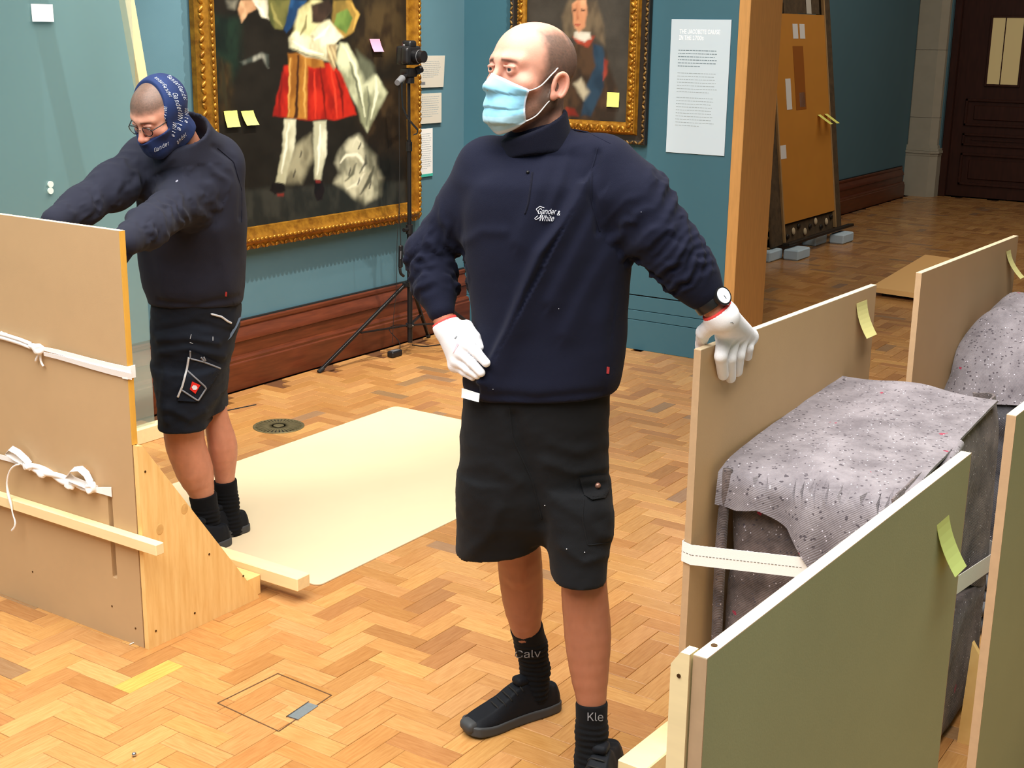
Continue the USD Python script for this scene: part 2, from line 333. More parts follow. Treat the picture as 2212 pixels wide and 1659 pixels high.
OIL = mat('oil_paint', (255, 255, 255), .42, attr=True, bump=.2, bscale=70, spec=.35)
YEL = mat('yellow_paper', (236, 238, 120), .8); YELP = mat('pale_yellow_paper', (232, 226, 150), .8); PNK = mat('pink_paper', (250, 150, 180), .8)
GRN = mat('lime_paper', (204, 224, 130), .8); WHT = mat('white_paper', (222, 222, 220), .8); CREAM = mat('cream_card', (196, 191, 178), .8)
PANEL = mat('pale_grey_panel', (192, 208, 218), .6); INK = mat('grey_print', (150, 162, 166), .8); INKW = mat('white_print', (238, 244, 248), .7)
TURQ = mat('turquoise_print', (60, 168, 150), .7)
BLACK = mat('black_plastic', (22, 22, 24), .4); BLACKM = mat('black_metal', (34, 34, 36), .38, metal=.5); GREYP = mat('grey_plastic', (110, 112, 116), .45); CHROME = mat('bright_metal', (200, 200, 204), .25, metal=1)
RUBBER = mat('black_rubber', (18, 18, 18), .75)
SHEET = mat('buff_board', (222, 202, 166), .75, var=.03, scale=3)
BRASS = mat('worn_brass', (132, 122, 88), .42, metal=.6, var=.3, scale=40)
STEEL = mat('galvanised_steel', (176, 190, 196), .35, metal=.7, var=.15, scale=60)

def screws(parent, pts, n, r=.0035):
    for p in pts:
        p = np.asarray(p, float); put('screw', cyl(p, p + np.asarray(n) * .0012, r, 10), SCREW, parent)

# ---------------- upright packing board on the left ----------------
ps = thing('packing_stand', 'tall brown fibreboard stand with triangular pine foot in front of the bending man', 'stand', (2.5, 3.3, 0))
X0, X1, Y0, YE = 2.446, 2.464, 2.914, 3.95
pb = Polygon([(Y0 + .004, 0), (YE, 0), (YE, 1.244), (Y0 + .004, 1.244)])
for ys in (3.028, 3.86): pb = pb.difference(sbox(ys - .006, .2, ys + .006, .468).buffer(.004))
m = prism(pb, 0, X1 - X0); put('board', axes(m, (0, 1, 0), (0, 0, 1), (1, 0, 0), (X0, 0, 0)), MDF, ps)
put('lit_edge_strip', bx(X0, X1, Y0, Y0 + .0038, .632, 1.244), LITEDGE, ps)
put('top_edge', bx(X0, X1, Y0, YE, 1.2442, 1.2452), MDFLIT, ps)
gus = Polygon([(X0, 0), (2.907, 0), (2.903, .012), (X0 + .02, .628), (X0, .632)])
m = prism(gus, 0, .017); g1 = put('gusset', axes(m, (1, 0, 0), (0, 0, 1), (0, 1, 0), (0, 2.896, 0)), PINE, ps, label='triangular pine foot with two knots')
for kx, kz, kr in ((2.512, .36, .014), (2.61, .395, .014)):
    for q, mm in ((1.0, KNOT), ):
        d = lathe([(0, 0), (kr * q, 0), (kr * q * .9, .0006), (0, .0008)], 20); put('knot', axes(d, (1, 0, 0), (0, 0, 1.25), (0, -1, 0), (kx, 2.896, kz)), mm, g1)
m = prism(gus, 0, .017); put('gusset', axes(m, (1, 0, 0), (0, 0, 1), (0, 1, 0), (0, 3.935, 0)), PINE, ps)
put('batten', bx(X0 - .03, X0, 2.806, 4.02, .328, .362, .002), PINEB, ps)
put('base_rail', bx(2.938, 2.998, 2.756, 4.02, .045, .09, .003), PINEB, ps)
put('base_block', bx(2.80, 2.936, 2.916, 3.92, 0, .068, .002), PINE, ps)
screws(ps, [(2.47, 2.896, .55), (2.475, 2.896, .31), (2.475, 2.896, .05), (2.63, 2.896, .05), (2.84, 2.896, .1), (2.7, 2.896, .22)], (0, -1, 0))
screws(ps, [(X0, 2.95, .055), (X0, 3.05, .1), (X0, 3.42, .12)], (-1, 0, 0), .003)
# tapes tied round it
def tape_pts(pxs, off=.004): return np.array([on(x, y, 0, X0 - off) for x, y in pxs])
t1 = thing('cotton_tape', 'white cotton tape tied round the tall fibreboard stand at mid height, above the other tape', 'tape', (2.44, 3.1, .8))
P = tape_pts([(284, 808), (240, 797), (200, 786), (160, 774), (125, 764), (100, 758)]); P[:, 0] -= np.linspace(0, .008, len(P))
put('band', ribbon(P + [0, 0, .008], np.linspace(.022, .012, 6), .0016, (0, 0, 1)), TAPE, t1)
put('band', ribbon(P - [.0015, 0, .007], np.linspace(.02, .012, 6), .0016, (-.15, 0, 1)), TAPE, t1)
e0 = P[0]; put('band_return', bx(X0 - .005, X1 + .006, Y0 - .0035, Y0 - .0008, e0[2] - .018, e0[2] + .019, .0008), TAPE, t1)
put('band_return', bx(X0 - .006, X0 - .003, Y0 - .003, Y0 + .02, e0[2] - .018, e0[2] + .019), TAPE, t1)
P2 = tape_pts([(68, 750), (45, 741), (20, 733), (-20, 722), (-60, 712)], .008); put('band', tube(P2, .0075, 7), TAPE, t1, smooth=True)
P3 = P2 + [-.002, 0, .011]; put('band', tube(P3, .006, 7), TAPE, t1, smooth=True)
kp = tape_pts([(82, 753)], .017)[0]
k = sph(kp, (.012, .026, .016), 3); k.vertices += .003 * (meshkit.noise(k.vertices * 90)[:, None] - .5) * 2; put('knot', k, TAPE, t1, smooth=True)
k = sph(kp + [0, .022, .004], (.009, .02, .009), 3); put('knot', k, TAPE, t1, smooth=True)
for q in ([(86, 762), (80, 772), (77, 780)], [(88, 763), (88, 778), (94, 791)]): put('tail', tube(tape_pts(q, .01), .0035, 6, smooth=8), TAPE, t1, smooth=True)
put('loose_end', ribbon(tape_pts([(2, 719), (8, 722), (16, 724)], .012), .012, .0015, (0, 0, 1)), TAPE, t1)
t2 = thing('cotton_tape', 'knotted white cotton tape with a bow just above the front batten of the tall stand', 'tape', (2.44, 3.2, .5))
put('band', ribbon(tape_pts([(241, 1063), (224, 1059), (205, 1055)]) - [[0, 0, 0], [.004, 0, 0], [.012, 0, 0]], [.03, .022, .012], .0016, (0, 0, 1)), TAPE, t2)
for ph in (0, math.pi):
    q = tape_pts([(x, y) for x, y in zip(np.linspace(205, 62, 40), np.interp(np.linspace(205, 62, 40), [62, 110, 150, 205], [1006, 1024, 1042, 1056]))], .012)
    a = np.linspace(0, 9, 40) + ph; q[:, 0] += .006 * np.cos(a); q[:, 2] += .007 * np.sin(a); put('twist', tube(q, .0085, 8), TAPE, t2, smooth=True)
for c, r in (((196, 1053), (.016, .018, .018)), ((150, 1050), (.011, .02, .012)), ((60, 1006), (.014, .02, .013)), ((90, 1024), (.01, .022, .009))):
    k = sph(tape_pts([c], .02)[0], r, 3); k.vertices += .004 * (meshkit.noise(k.vertices * 80)[:, None] - .5) * 2; put('knot', k, TAPE, t2, smooth=True)
def loop(pxs, w): 
    q = tape_pts(pxs, .016); q[:, 0] -= .012 * np.sin(np.linspace(0, np.pi, len(q))); return ribbon(q, w, .0015, (1, .25, .35))
put('bow', loop([(190, 1050), (160, 1035), (152, 1026), (163, 1012), (180, 1010), (192, 1022), (199, 1042), (196, 1052)], .026), TAPE, t2)
put('bow', loop([(60, 1003), (40, 990), (22, 975), (30, 966), (45, 975), (60, 992), (64, 1003)], .024), TAPE, t2)
put('band', ribbon(tape_pts([(48, 1001), (20, 992), (-10, 984), (-60, 968)], .008), .016, .0016, (0, 0, 1)), TAPE, t2)
put('tail', tube(tape_pts([(42, 1003), (24, 1013), (17, 1030), (15, 1048), (18, 1068), (24, 1090), (27, 1108)], .022) - [[0, 0, 0]] * 4 + [[0, 0, 0], [-.02, 0, 0], [-.022, 0, 0]] if 0 else tape_pts([(42, 1003), (24, 1013), (17, 1030), (15, 1048), (18, 1068), (24, 1090), (27, 1108), (33, 1128), (26, 1146)], .036), [.003, .003, .003, .003, .005, .004, .002, .003, .004], 7, smooth=24), TAPE, t2, smooth=True)

# ---------------- right-hand stands ----------------
def stand(name, label, L, R, ztop, mm, edge, back=1):
    """Panel whose front face runs from L to R (x, y on the floor)."""
    L, R = np.array([*L, 0.]), np.array([*R, 0.]); d = (R - L) / np.linalg.norm(R - L); n = np.array([-d[1], d[0], 0]); W = np.linalg.norm(R - L)
    t = thing(name, label, 'stand', (L + R) / 2)
    put('board', axes(bx(.0015, W - .0015, 0, .018, 0, ztop - .0015), d, n, (0, 0, 1), L), mm, t)
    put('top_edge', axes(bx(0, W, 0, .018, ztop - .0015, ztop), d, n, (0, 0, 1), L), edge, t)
    for x in (0, W - .0015): put('side_edge', axes(bx(x, x + .0015, 0, .018, 0, ztop - .0015), d, n, (0, 0, 1), L), mat('mdf_side_edge', (190, 158, 122), .8, var=.1, scale=40), t)
    return t, L, d, n, W
r1, R1L, R1d, R1n, R1W = stand('panel_stand', 'brown fibreboard stand whose top corner is held by the white-gloved hand', (2.700, 1.2775), (3.746, 1.2315), 1.1, MDF, MDFLIT)
put('base_rail', axes(bx(-.13, R1W + .1, .02, .1, .045, .09, .003), R1d, R1n, (0, 0, 1), R1L), PINEB, r1)
put('gusset', axes(prism([(.0, 0), (.46, 0), (0, .62)], 0, .018), R1n, (0, 0, 1), R1d, R1L + R1n * .02 + R1d * .9), PINE, r1)
r2, R2L, R2d, R2n, R2W = stand('panel_stand', 'brown fibreboard stand at the right edge behind the rounded grey bundle', (4.021, 1.187), (5.02, 1.148), 1.1, MDF, MDFLIT)
put('gusset', axes(prism([(.0, 0), (.46, 0), (0, .62)], 0, .018), R2n, (0, 0, 1), R2d, R2L + R2n * .02 + R2d * .9), PINE, r2)
gs, GL, Gd, Gn, GW = stand('panel_stand', 'large green fibreboard stand in the right foreground', (1.306, .590), (2.288, .5605), 1.1, MDFG, MDFLIT)
mm = prism([(0, 0), (.024, 0), (.024, 1.082), (.012, 1.1), (0, 1.1)], 0, .022)
up = put('upright', axes(mm, Gn, (0, 0, 1), Gd, GL + Gn * .0205 - Gd * .004), PINEB, gs)
screws(gs, [GL + Gn * .033 - Gd * .004 + [0, 0, 1.07], GL + Gn * .033 - Gd * .004 + [0, 0, .9]], -Gd, .0025)
screws(gs, [GL + Gn * .009 + Gd * .035 + [0, 0, 1.1]], (0, 0, 1), .004)
put('base_rail', axes(bx(-.05, GW + .05, .02, .09, .0, .045, .003), Gd, Gn, (0, 0, 1), GL), PINEB, gs)
g2, G2L, G2d, G2n, G2W = stand('panel_stand', 'narrow visible end of a second green fibreboard stand at the far right edge', (2.575, .556), (3.55, .527), 1.1, MDFG, MDFLIT)

# felted removal blankets over bulky objects
def felt(name, base, dark, red=.0):
    n = {'g': ('geometry', {}), 'n': ('noise_texture', dict(scale=11, detail=6, roughness=.7)), 'r': ('rgb_ramp', dict(ramp=[(.32, tuple(lin(dark))), (.66, tuple(lin(base)))])),
         'v': ('voronoi_texture', dict(scale=150)), 'sp': ('separate_color', {}), 'lt': ('math', dict(math_type='greater_than', value2=.9)), 'vd': ('math', dict(math_type='less_than', value2=.26)), 'sm': ('math', dict(math_type='multiply')),
         'vx': ('mix_color', dict(b=tuple(lin(205, 200, 212)))), 'v2': ('voronoi_texture', dict(scale=190)), 'sp2': ('separate_color', {}), 'dk': ('math', dict(math_type='less_than', value2=.045)), 'dx': ('mix_color', dict(b=tuple(lin(80, 74, 80)))),
         'n3': ('noise_texture', dict(scale=19, detail=3)), 'rr': ('math', dict(math_type='greater_than', value2=.735)), 'rx': ('mix_color', dict(b=tuple(lin(150, 52, 74)))), 'mp': ('mapping', dict(scale=(1, 1, 1), rotation=(0, 0, .1))),
         'w': ('wave_texture', dict(wave_type='bands', bands_direction='diagonal', scale=95, distortion=1.5, detail=2)), 'b': ('bump', dict(strength=.3, distance=.003)), 'nb': ('noise_texture', dict(scale=260, detail=3)), 'ad': ('math', dict(math_type='add')),
         'p': ('principled_bsdf', dict(roughness=.95, specular_ior_level=.1, sheen_weight=.12, sheen_roughness=.6))}
    L = [('g.position', 'n.vector'), ('n.fac', 'r.fac'), ('g.position', 'v.vector'), ('v.color', 'sp.color'), ('sp.r', 'lt.value1'), ('v.distance', 'vd.value1'), ('lt.value', 'sm.value1'), ('vd.value', 'sm.value2'), ('sm.value', 'vx.fac'), ('r.color', 'vx.a'),
         ('g.position', 'v2.vector'), ('v2.color', 'sp2.color'), ('sp2.g', 'dk.value1'), ('dk.value', 'dx.fac'), ('vx.result', 'dx.a'),
         ('g.position', 'n3.vector'), ('n3.fac', 'rr.value1'), ('rr.value', 'rx.fac'), ('dx.result', 'rx.a'), ('rx.result', 'p.base_color'),
         ('g.position', 'mp.vector'), ('mp.vector', 'w.vector'), ('g.position', 'nb.vector'), ('w.fac', 'ad.value1'), ('nb.fac', 'ad.value2'), ('ad.value', 'b.height'), ('b.normal', 'p.normal')]
    return usdkit.material(stage, '/World/Looks/' + name, n, L, surface='p.BSDF')
FELT = felt('grey_felt', (142, 136, 141), (104, 98, 103)); FELTD = felt('grey_felt_inner_shade', (124, 112, 111), (62, 54, 54)); FELTB = felt('charcoal_felt', (88, 87, 92), (52, 51, 56))  # inner felt also carries the brownish shade of the sides in its colour
def rbox(c, h, r, res=.03, amp=.0, seed=0, f=None):
    """Soft rounded block: subdivided box pushed onto a rounded shape."""
    c, h = np.asarray(c, float), np.asarray(h, float)
    n = [max(2, int(2 * k / res)) for k in h]; parts = []
    for ax in range(3):
        u, v = (ax + 1) % 3, (ax + 2) % 3; a, b = np.meshgrid(np.linspace(-h[u], h[u], n[u]), np.linspace(-h[v], h[v], n[v]), indexing='ij')
        for s in (-1, 1):
            P = np.zeros(a.shape + (3,)); P[..., u], P[..., v], P[..., ax] = a, b, s * h[ax]; parts.append(grid_mesh(P, s < 0))
    m = cat_(parts); m.merge_vertices(digits_vertex=6); v = m.vertices.copy(); core = np.clip(v, -(h - r), h - r); d = v - core; L = np.linalg.norm(d, axis=1, keepdims=True)
    v = core + d / np.maximum(L, 1e-9) * np.minimum(r, np.where(L > 0, r, 0))
    if amp: v = v + (v - core) / r * amp * (meshkit.fbm((v + c) * 7, 3, seed)[:, None] - .5) * 2
    if f is not None: v = f(v)
    return T(v + c, m.faces)
ob = thing('blanket_bundle', 'large block wrapped in a grey felt blanket, strapped to the stand under the gloved hand', 'bundle', (3.2, 1.03, 0))
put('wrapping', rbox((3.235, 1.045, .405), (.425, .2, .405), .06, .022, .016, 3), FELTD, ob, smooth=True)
ns, nt = 46, 34
S, TT = np.meshgrid(np.linspace(0, 1, ns), np.linspace(0, 1, nt), indexing='ij')
hem = np.interp(S[:, 0], [0, .12, .25, .42, .55, .7, .85, 1], [.03, .035, .02, .05, .12, .19, .12, .24])      # drop of the hem over the near end
path = np.zeros((ns, nt, 3))
for i in range(ns):
    y = 1.256 - S[i, 0] * .44
    L = .74 + hem[i] + .05; s_ = TT[i] * L; x = np.where(s_ < .74, 3.545 - s_, 2.79 - .012 * np.sin(np.clip((s_ - .74) / .06, 0, 1.57))); zt = .806 + .062 * np.clip((x - 2.79) / .75, 0, 1); z = np.where(s_ < .70, zt, zt - .03 * np.clip((s_ - .70) / .07, 0, 1) ** 2 - np.clip(s_ - .76, 0, 9))
    x = np.where(s_ > .74, 2.785 - .03 * np.sin(np.clip((s_ - .74) * 14, 0, 1.57)) * (.35 + hem[i] * 3), x)
    path[i] = np.c_[x, np.full(nt, y), z]
path[..., 2] += .018 * (meshkit.fbm(path * [5, 5, 5], 3, 5) - .5) + .012 * np.exp(-((S - .5) / .2) ** 2) * (TT < .8)
path[..., 2] -= .03 * np.exp(-((S - 0) / .05) ** 2) * 0
path[..., 0] += .008 * np.sin(S * 21) * sstep(.8, 1, TT)
put('cover', slab(path, .007), FELT, ob, smooth=40)
# front skirt of the cover with a deep fold at the near corner
nu, nv = 50, 26; U, V = np.meshgrid(np.linspace(0, 1, nu), np.linspace(0, 1, nv), indexing='ij')
x = 2.77 + U * .92; drop = np.interp(U, [0, .08, .2, .35, .6, .8, .93, 1], [.24, .3, .33, .36, .42, .5, .54, .5])
y = .835 - .02 * np.sin(np.clip(V * 6, 0, 1.57)) - .014 * np.sin(U * 17) * V; z = .815 + .058 * U - V * drop
y += .08 * sstep(.86, 1, U) ** 2; z -= .03 * sstep(.86, 1, U) ** 2; y += + .02 * np.exp(-((U - .1) / .04) ** 2) * V * -1
Pk = np.stack([x, y, z], -1); Pk += .012 * (meshkit.fbm(Pk * 8, 3, 9)[..., None] - .5)
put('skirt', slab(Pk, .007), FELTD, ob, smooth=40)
fold = tube([(3.20, .815, .838), (3.05, .81, .79), (2.95, .80, .72), (2.88, .79, .62)], [.012, .02, .02, .012], 10, smooth=20); put('fold', fold, FELT, ob, smooth=True)
put('edge_fold', tube([(2.79, 1.235, .8), (2.787, 1.24, .6), (2.79, 1.238, .3), (2.79, 1.24, .01)], [.012, .014, .013, .014], 10, smooth=18), FELTD, ob, smooth=True)
put('lower_fold', rbox((3.3, .83, .19), (.28, .035, .19), .03, .03, .012, 8), FELTD, ob, smooth=True)
def domef(v):
    t = np.clip((v[:, 2] + .45) / .9, 0, 1); s = 1 - .42 * sstep(.70, 1, t) ** 1.5; o = v.copy(); o[:, 0] *= s; o[:, 1] *= .6 + .4 * s; o[:, 2] += .03 * np.exp(-(v[:, 0] / .25) ** 2) * t
    o[:, :2] *= (1 + .035 * np.sin(t * 30)[:, None] * (t > .6)[:, None]); return o
o2 = thing('blanket_bundle', 'dark grey bundle with a rounded top at the right edge of the frame', 'bundle', (4.85, .99, 0))
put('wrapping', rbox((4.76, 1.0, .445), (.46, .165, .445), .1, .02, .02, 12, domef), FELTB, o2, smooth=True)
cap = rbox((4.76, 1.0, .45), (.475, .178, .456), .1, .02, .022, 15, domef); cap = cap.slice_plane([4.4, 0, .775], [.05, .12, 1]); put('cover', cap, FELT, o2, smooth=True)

def strap(label, pts, w, **k):
    t = thing('webbing_strap', label, 'strap', np.mean(pts, axis=0)); P = np.asarray(pts, float); c = np.r_[0, np.cumsum(np.linalg.norm(np.diff(P, axis=0), axis=1))]
    tt = np.unique(np.r_[c, np.linspace(0, c[-1], 60)]); Q = np.c_[[np.interp(tt, c, P[:, k]) for k in range(3)]].T
    put('band', ribbon(Q, w, .0016, (0, 0, 1)), TAPE, t)
    tn = np.gradient(Q, axis=0); nn = np.cross(tn, [0, 0, 1.]); nn /= np.linalg.norm(nn, axis=1, keepdims=True); st = []
    for a in range(0, len(Q) - 1):
        d = Q[a + 1] - Q[a]; L = np.linalg.norm(d)
        for s in np.arange(.002, L - .004, .008): st.append(ribbon([Q[a] + d / L * s, Q[a] + d / L * (s + .005)], .0013, .0005, (0, 0, 1)))
    for s in (-1, 1): put('stitching', cat_([T(x.vertices + s * .0011 * nn[5], x.faces) for x in st[:160]]), STITCH, t, kind='stuff')
    return t
p0 = R1L + R1n * .021 - R1d * .004; p1 = R1L - R1n * .003 - R1d * .004
strap('white webbing strap crossing the near end of the big grey bundle', [p0 + R1d * .03 + [0, 0, .612], p0 + [0, 0, .61], p1 + [0, 0, .606], (2.765, 1.02, .612), (2.772, .84, .57), (2.80, .795, .55), (3.2, .79, .47), (3.66, .79, .40), (3.70, .83, .40), R1L + R1d * (R1W + .004) + [0, -.003, .4]], .05)
q0 = R2L - R2n * .003 - R2d * .004
strap('short length of white webbing strap low on the dark round-topped bundle', [q0 + [0, 0, .56], (4.335, 1.0, .545), (4.345, .83, .53), (4.5, .815, .5), (5.1, .815, .47)], .045)
strap('lowest white webbing strap behind the corner of the green stand', [q0 + [0, 0, .2], (4.335, 1.0, .17), (4.345, .83, .17), (4.5, .815, .16), (5.1, .815, .15)], .045)
hz = thing('corrugated_hose', 'loop of grey corrugated hose on the floor between the bundles', 'hose', (4.25, .93, 0))
for k in range(2):
    a = np.linspace(0, 2 * np.pi, 120); q = np.c_[4.12 + .12 * np.cos(a), .93 + .075 * np.sin(a), .03 + .05 * k + 0 * a]; put('coil', tube(q, .022 + .004 * np.sign(np.sin(a * 30)), 8, caps=False), GREYP, hz, smooth=True)
gp = np.array([on(x, y, 0, 3.3)[1:] for x, y in ((2100, 1388), (2150, 1478), (2158, 1640), (2085, 1640))])
gp[2:, 1] = 0; gp[3, 0] = gp[0, 0] + .01; put('pine_gusset', axes(prism([tuple(x) for x in gp], 0, .018), (0, 1, 0), (0, 0, 1), (1, 0, 0), (3.3, 0, 0)), PINE, label='small triangular pine offcut standing between the green stands', cat='wood')

# ---------------- sheets on the floor ----------------
sh = Polygon([(3.085, 2.80), (4.94, 2.80), (4.94, 3.955), (3.085, 3.955)]).buffer(-.03).buffer(.03)
put('board_sheet', prism(sh, .0006, .0045), SHEET, label='large pale buff board lying flat on the parquet between the two men', cat='board')
sh = Polygon([fl(1893, 634)[:2], fl(1987, 657)[:2], (10.6, 2.72), (10.9, 3.2)])
put('cardboard_sheet', prism([(9.18, 3.06), (9.12, 2.55), (10.75, 2.55), (10.85, 3.19)], .03, .065), mat('cardboard', (226, 178, 112), .8), label='cardboard sheet raised on the floor of the next room', cat='board')
for _b, _l in ((bx(9.25, 9.32, 2.6, 3.0, .0006, .03), 'near dark bearer under the cardboard sheet'), (bx(10.4, 10.5, 2.6, 3.1, .0006, .03), 'far dark bearer under the cardboard sheet')): put('timber_bearer', _b, DARKW, label=_l, cat='wood')

# ---------------- pictures ----------------
def stroke(pts, w):
    p = np.array(pts, float); t = np.gradient(p, axis=0); n = np.c_[-t[:, 1], t[:, 0]]; n /= np.linalg.norm(n, axis=1, keepdims=True) + 1e-9; ww = w * np.sin(np.linspace(.25, np.pi - .25, len(p)))[:, None]; return [tuple(x) for x in np.vstack([p + n * ww, (p - n * ww)[::-1]])]
def canvas(pts3, ex, ey, nrm, w, h, nx, nz, shapes, base, soft, to_px, name, parent, seed):
    """Flat canvas whose own colours come from soft-edged shapes given in photograph pixels mapped on its plane."""
    a, b = np.meshgrid(np.linspace(0, w, nx), np.linspace(0, h, nz), indexing='ij'); P = pts3 + a[..., None] * ex + b[..., None] * ey
    q = px_of(P.reshape(-1, 3)); nz1 = meshkit.fbm(np.c_[q / 34., np.zeros(len(q))], 4, seed); jit = np.c_[meshkit.fbm(np.c_[q / 16., np.ones(len(q))], 3, seed + 1), meshkit.fbm(np.c_[q / 16., np.ones(len(q)) * 2], 3, seed + 2)] - .5
    C = np.ones((len(q), 3)) * lin(base) * (.6 + .8 * nz1[:, None])
    for poly, c1, c2, sf, am in shapes:
        d = poly_sd(q + jit * 5, poly); k = sstep(sf, -sf, d)[:, None]; n2 = sstep(.3, .7, meshkit.fbm(np.c_[q * [1 / 20., 1 / 44.], np.full(len(q), am)], 3, seed + 5))[:, None]
        C = C * (1 - k) + k * (lin(c1) * (1 - n2) + lin(c2) * n2)
    return put(name, T(grid_mesh(P).vertices, grid_mesh(P).faces), OIL, parent, col=C)
def s2(ox, oy, sc, pts): return [(ox + x / sc, oy + y / sc) for x, y in pts]
K = lambda *p: s2(380, 0, 3.0166, p)
pa = thing('framed_painting', 'huge gilt-framed full-length portrait in a red coat and white stockings', 'painting', (5.35, 4.8, 1.7))
SH1 = [(K((1250, 0), (1460, 0), (1460, 300), (1300, 420), (1180, 300)), (70, 56, 34), (40, 30, 20), 30, 1), (K((1200, 560), (1460, 560), (1460, 1000), (1230, 950)), (58, 44, 28), (34, 26, 18), 25, 2), (K((200, 1250), (1500, 1180), (1500, 1500), (200, 1700)), (48, 48, 42), (30, 32, 29), 8, 3), (K((260, 100), (420, 120), (420, 420), (300, 640), (240, 500)), (24, 40, 30), (16, 26, 22), 14, 4),
       (K((290, 640), (260, 360), (350, 420), (380, 760), (300, 800)), (60, 46, 24), (34, 28, 18), 12, 5), (K((330, 0), (400, 0), (380, 60), (340, 50)), (120, 116, 100), (70, 70, 62), 6, 6), (K((400, 60), (420, 0), (520, 0), (520, 60), (470, 90), (430, 150)), (206, 170, 130), (160, 120, 86), 3, 7), (K((500, 0), (600, 0), (610, 130), (560, 110)), (206, 200, 176), (160, 154, 130), 3, 8),
       (K((420, 400), (560, 345), (600, 360), (605, 440), (560, 380), (440, 420)), (150, 150, 136), (60, 66, 60), 4, 30),
       (K((600, 0), (745, 0), (740, 110), (700, 190), (640, 190), (605, 110)), (100, 98, 52), (70, 74, 40), 3, 9), (K((780, 950), (880, 880), (900, 1010), (810, 1190), (725, 1195), (700, 1130)), (150, 146, 118), (110, 106, 84), 10, 10),
       (K((705, 430), (870, 420), (1000, 410), (1090, 480), (1175, 745), (1110, 765), (1050, 782), (960, 775), (850, 785), (740, 765), (632, 757), (660, 620)), (176, 36, 22), (130, 22, 16), 3, 11), (K((730, 345), (860, 355), (960, 390), (970, 440), (900, 445), (860, 430), (852, 775), (725, 768), (745, 560)), (164, 112, 44), (128, 80, 28), 3, 12), (K((790, 360), (802, 360), (800, 500), (795, 770), (770, 772), (780, 660), (786, 500)), (60, 32, 16), (50, 26, 14), 2, 13),
       (K((745, 0), (850, 0), (800, 120), (725, 215), (706, 190), (730, 90)), (34, 72, 112), (22, 50, 84), 3, 14), (K((800, 60), (880, 0), (940, 0), (1010, 60), (930, 170), (880, 240), (760, 240)), (196, 190, 140), (160, 152, 104), 5, 15), (K((880, 30), (1000, 0), (1030, 60), (960, 150), (890, 150)), (64, 48, 38), (44, 34, 28), 4, 16),
       (K((740, 250), (780, 205), (900, 240), (1060, 300), (1000, 400), (850, 370), (745, 310)), (222, 220, 186), (176, 172, 138), 4, 17), (K((1030, 0), (1140, 0), (1195, 95), (1160, 205), (1090, 250), (1010, 170)), (150, 120, 56), (110, 92, 44), 3, 18), (K((1050, 90), (1120, 60), (1150, 120), (1110, 220), (1030, 160)), (102, 128, 60), (74, 98, 44), 3, 19), (K((880, 220), (940, 150), (1000, 130), (1090, 240), (1030, 290), (960, 300)), (226, 222, 186), (186, 180, 146), 4, 20),
       (K((980, 290), (1040, 290), (1050, 380), (1030, 460), (985, 380)), (160, 140, 100), (100, 86, 60), 4, 21), (K((1070, 280), (1110, 285), (1180, 400), (1200, 450), (1310, 490), (1375, 600), (1330, 700), (1245, 862), (1205, 800), (1190, 720), (1110, 550), (1040, 400)), (196, 200, 164), (132, 136, 106), 4, 22), (K((1180, 330), (1290, 430), (1300, 490), (1230, 540), (1190, 450)), (112, 118, 96), (86, 90, 72), 8, 23),
       (K((706, 775), (786, 780), (776, 950), (745, 1060), (712, 1198), (650, 1190), (690, 1000)), (206, 206, 178), (166, 164, 134), 3, 24), (K((893, 790), (982, 785), (980, 1000), (945, 1172), (905, 1170), (898, 950)), (214, 214, 188), (170, 170, 142), 3, 25), (K((628, 1190), (705, 1198), (712, 1240), (640, 1270), (610, 1240)), (26, 18, 16), (16, 12, 12), 2, 26), (K((655, 1262), (700, 1256), (702, 1278), (660, 1284)), (120, 46, 36), (100, 36, 30), 2, 26), (K((900, 1180), (945, 1172), (970, 1240), (950, 1300), (920, 1312), (902, 1270)), (22, 16, 18), (14, 12, 14), 2, 27), (K((908, 1172), (942, 1170), (940, 1190), (910, 1192)), (130, 40, 34), (110, 34, 30), 2, 27),
       (K((1130, 910), (1190, 880), (1240, 960), (1300, 1020), (1310, 1100), (1345, 1160), (1330, 1270), (1230, 1325), (1150, 1280), (1100, 1230), (1040, 1190), (1070, 1130), (1045, 1060), (1070, 990)), (196, 194, 164), (112, 112, 92), 9, 28), (K((1120, 1010), (1190, 1000), (1235, 1060), (1200, 1150), (1130, 1120)), (204, 202, 172), (150, 148, 122), 10, 29)]
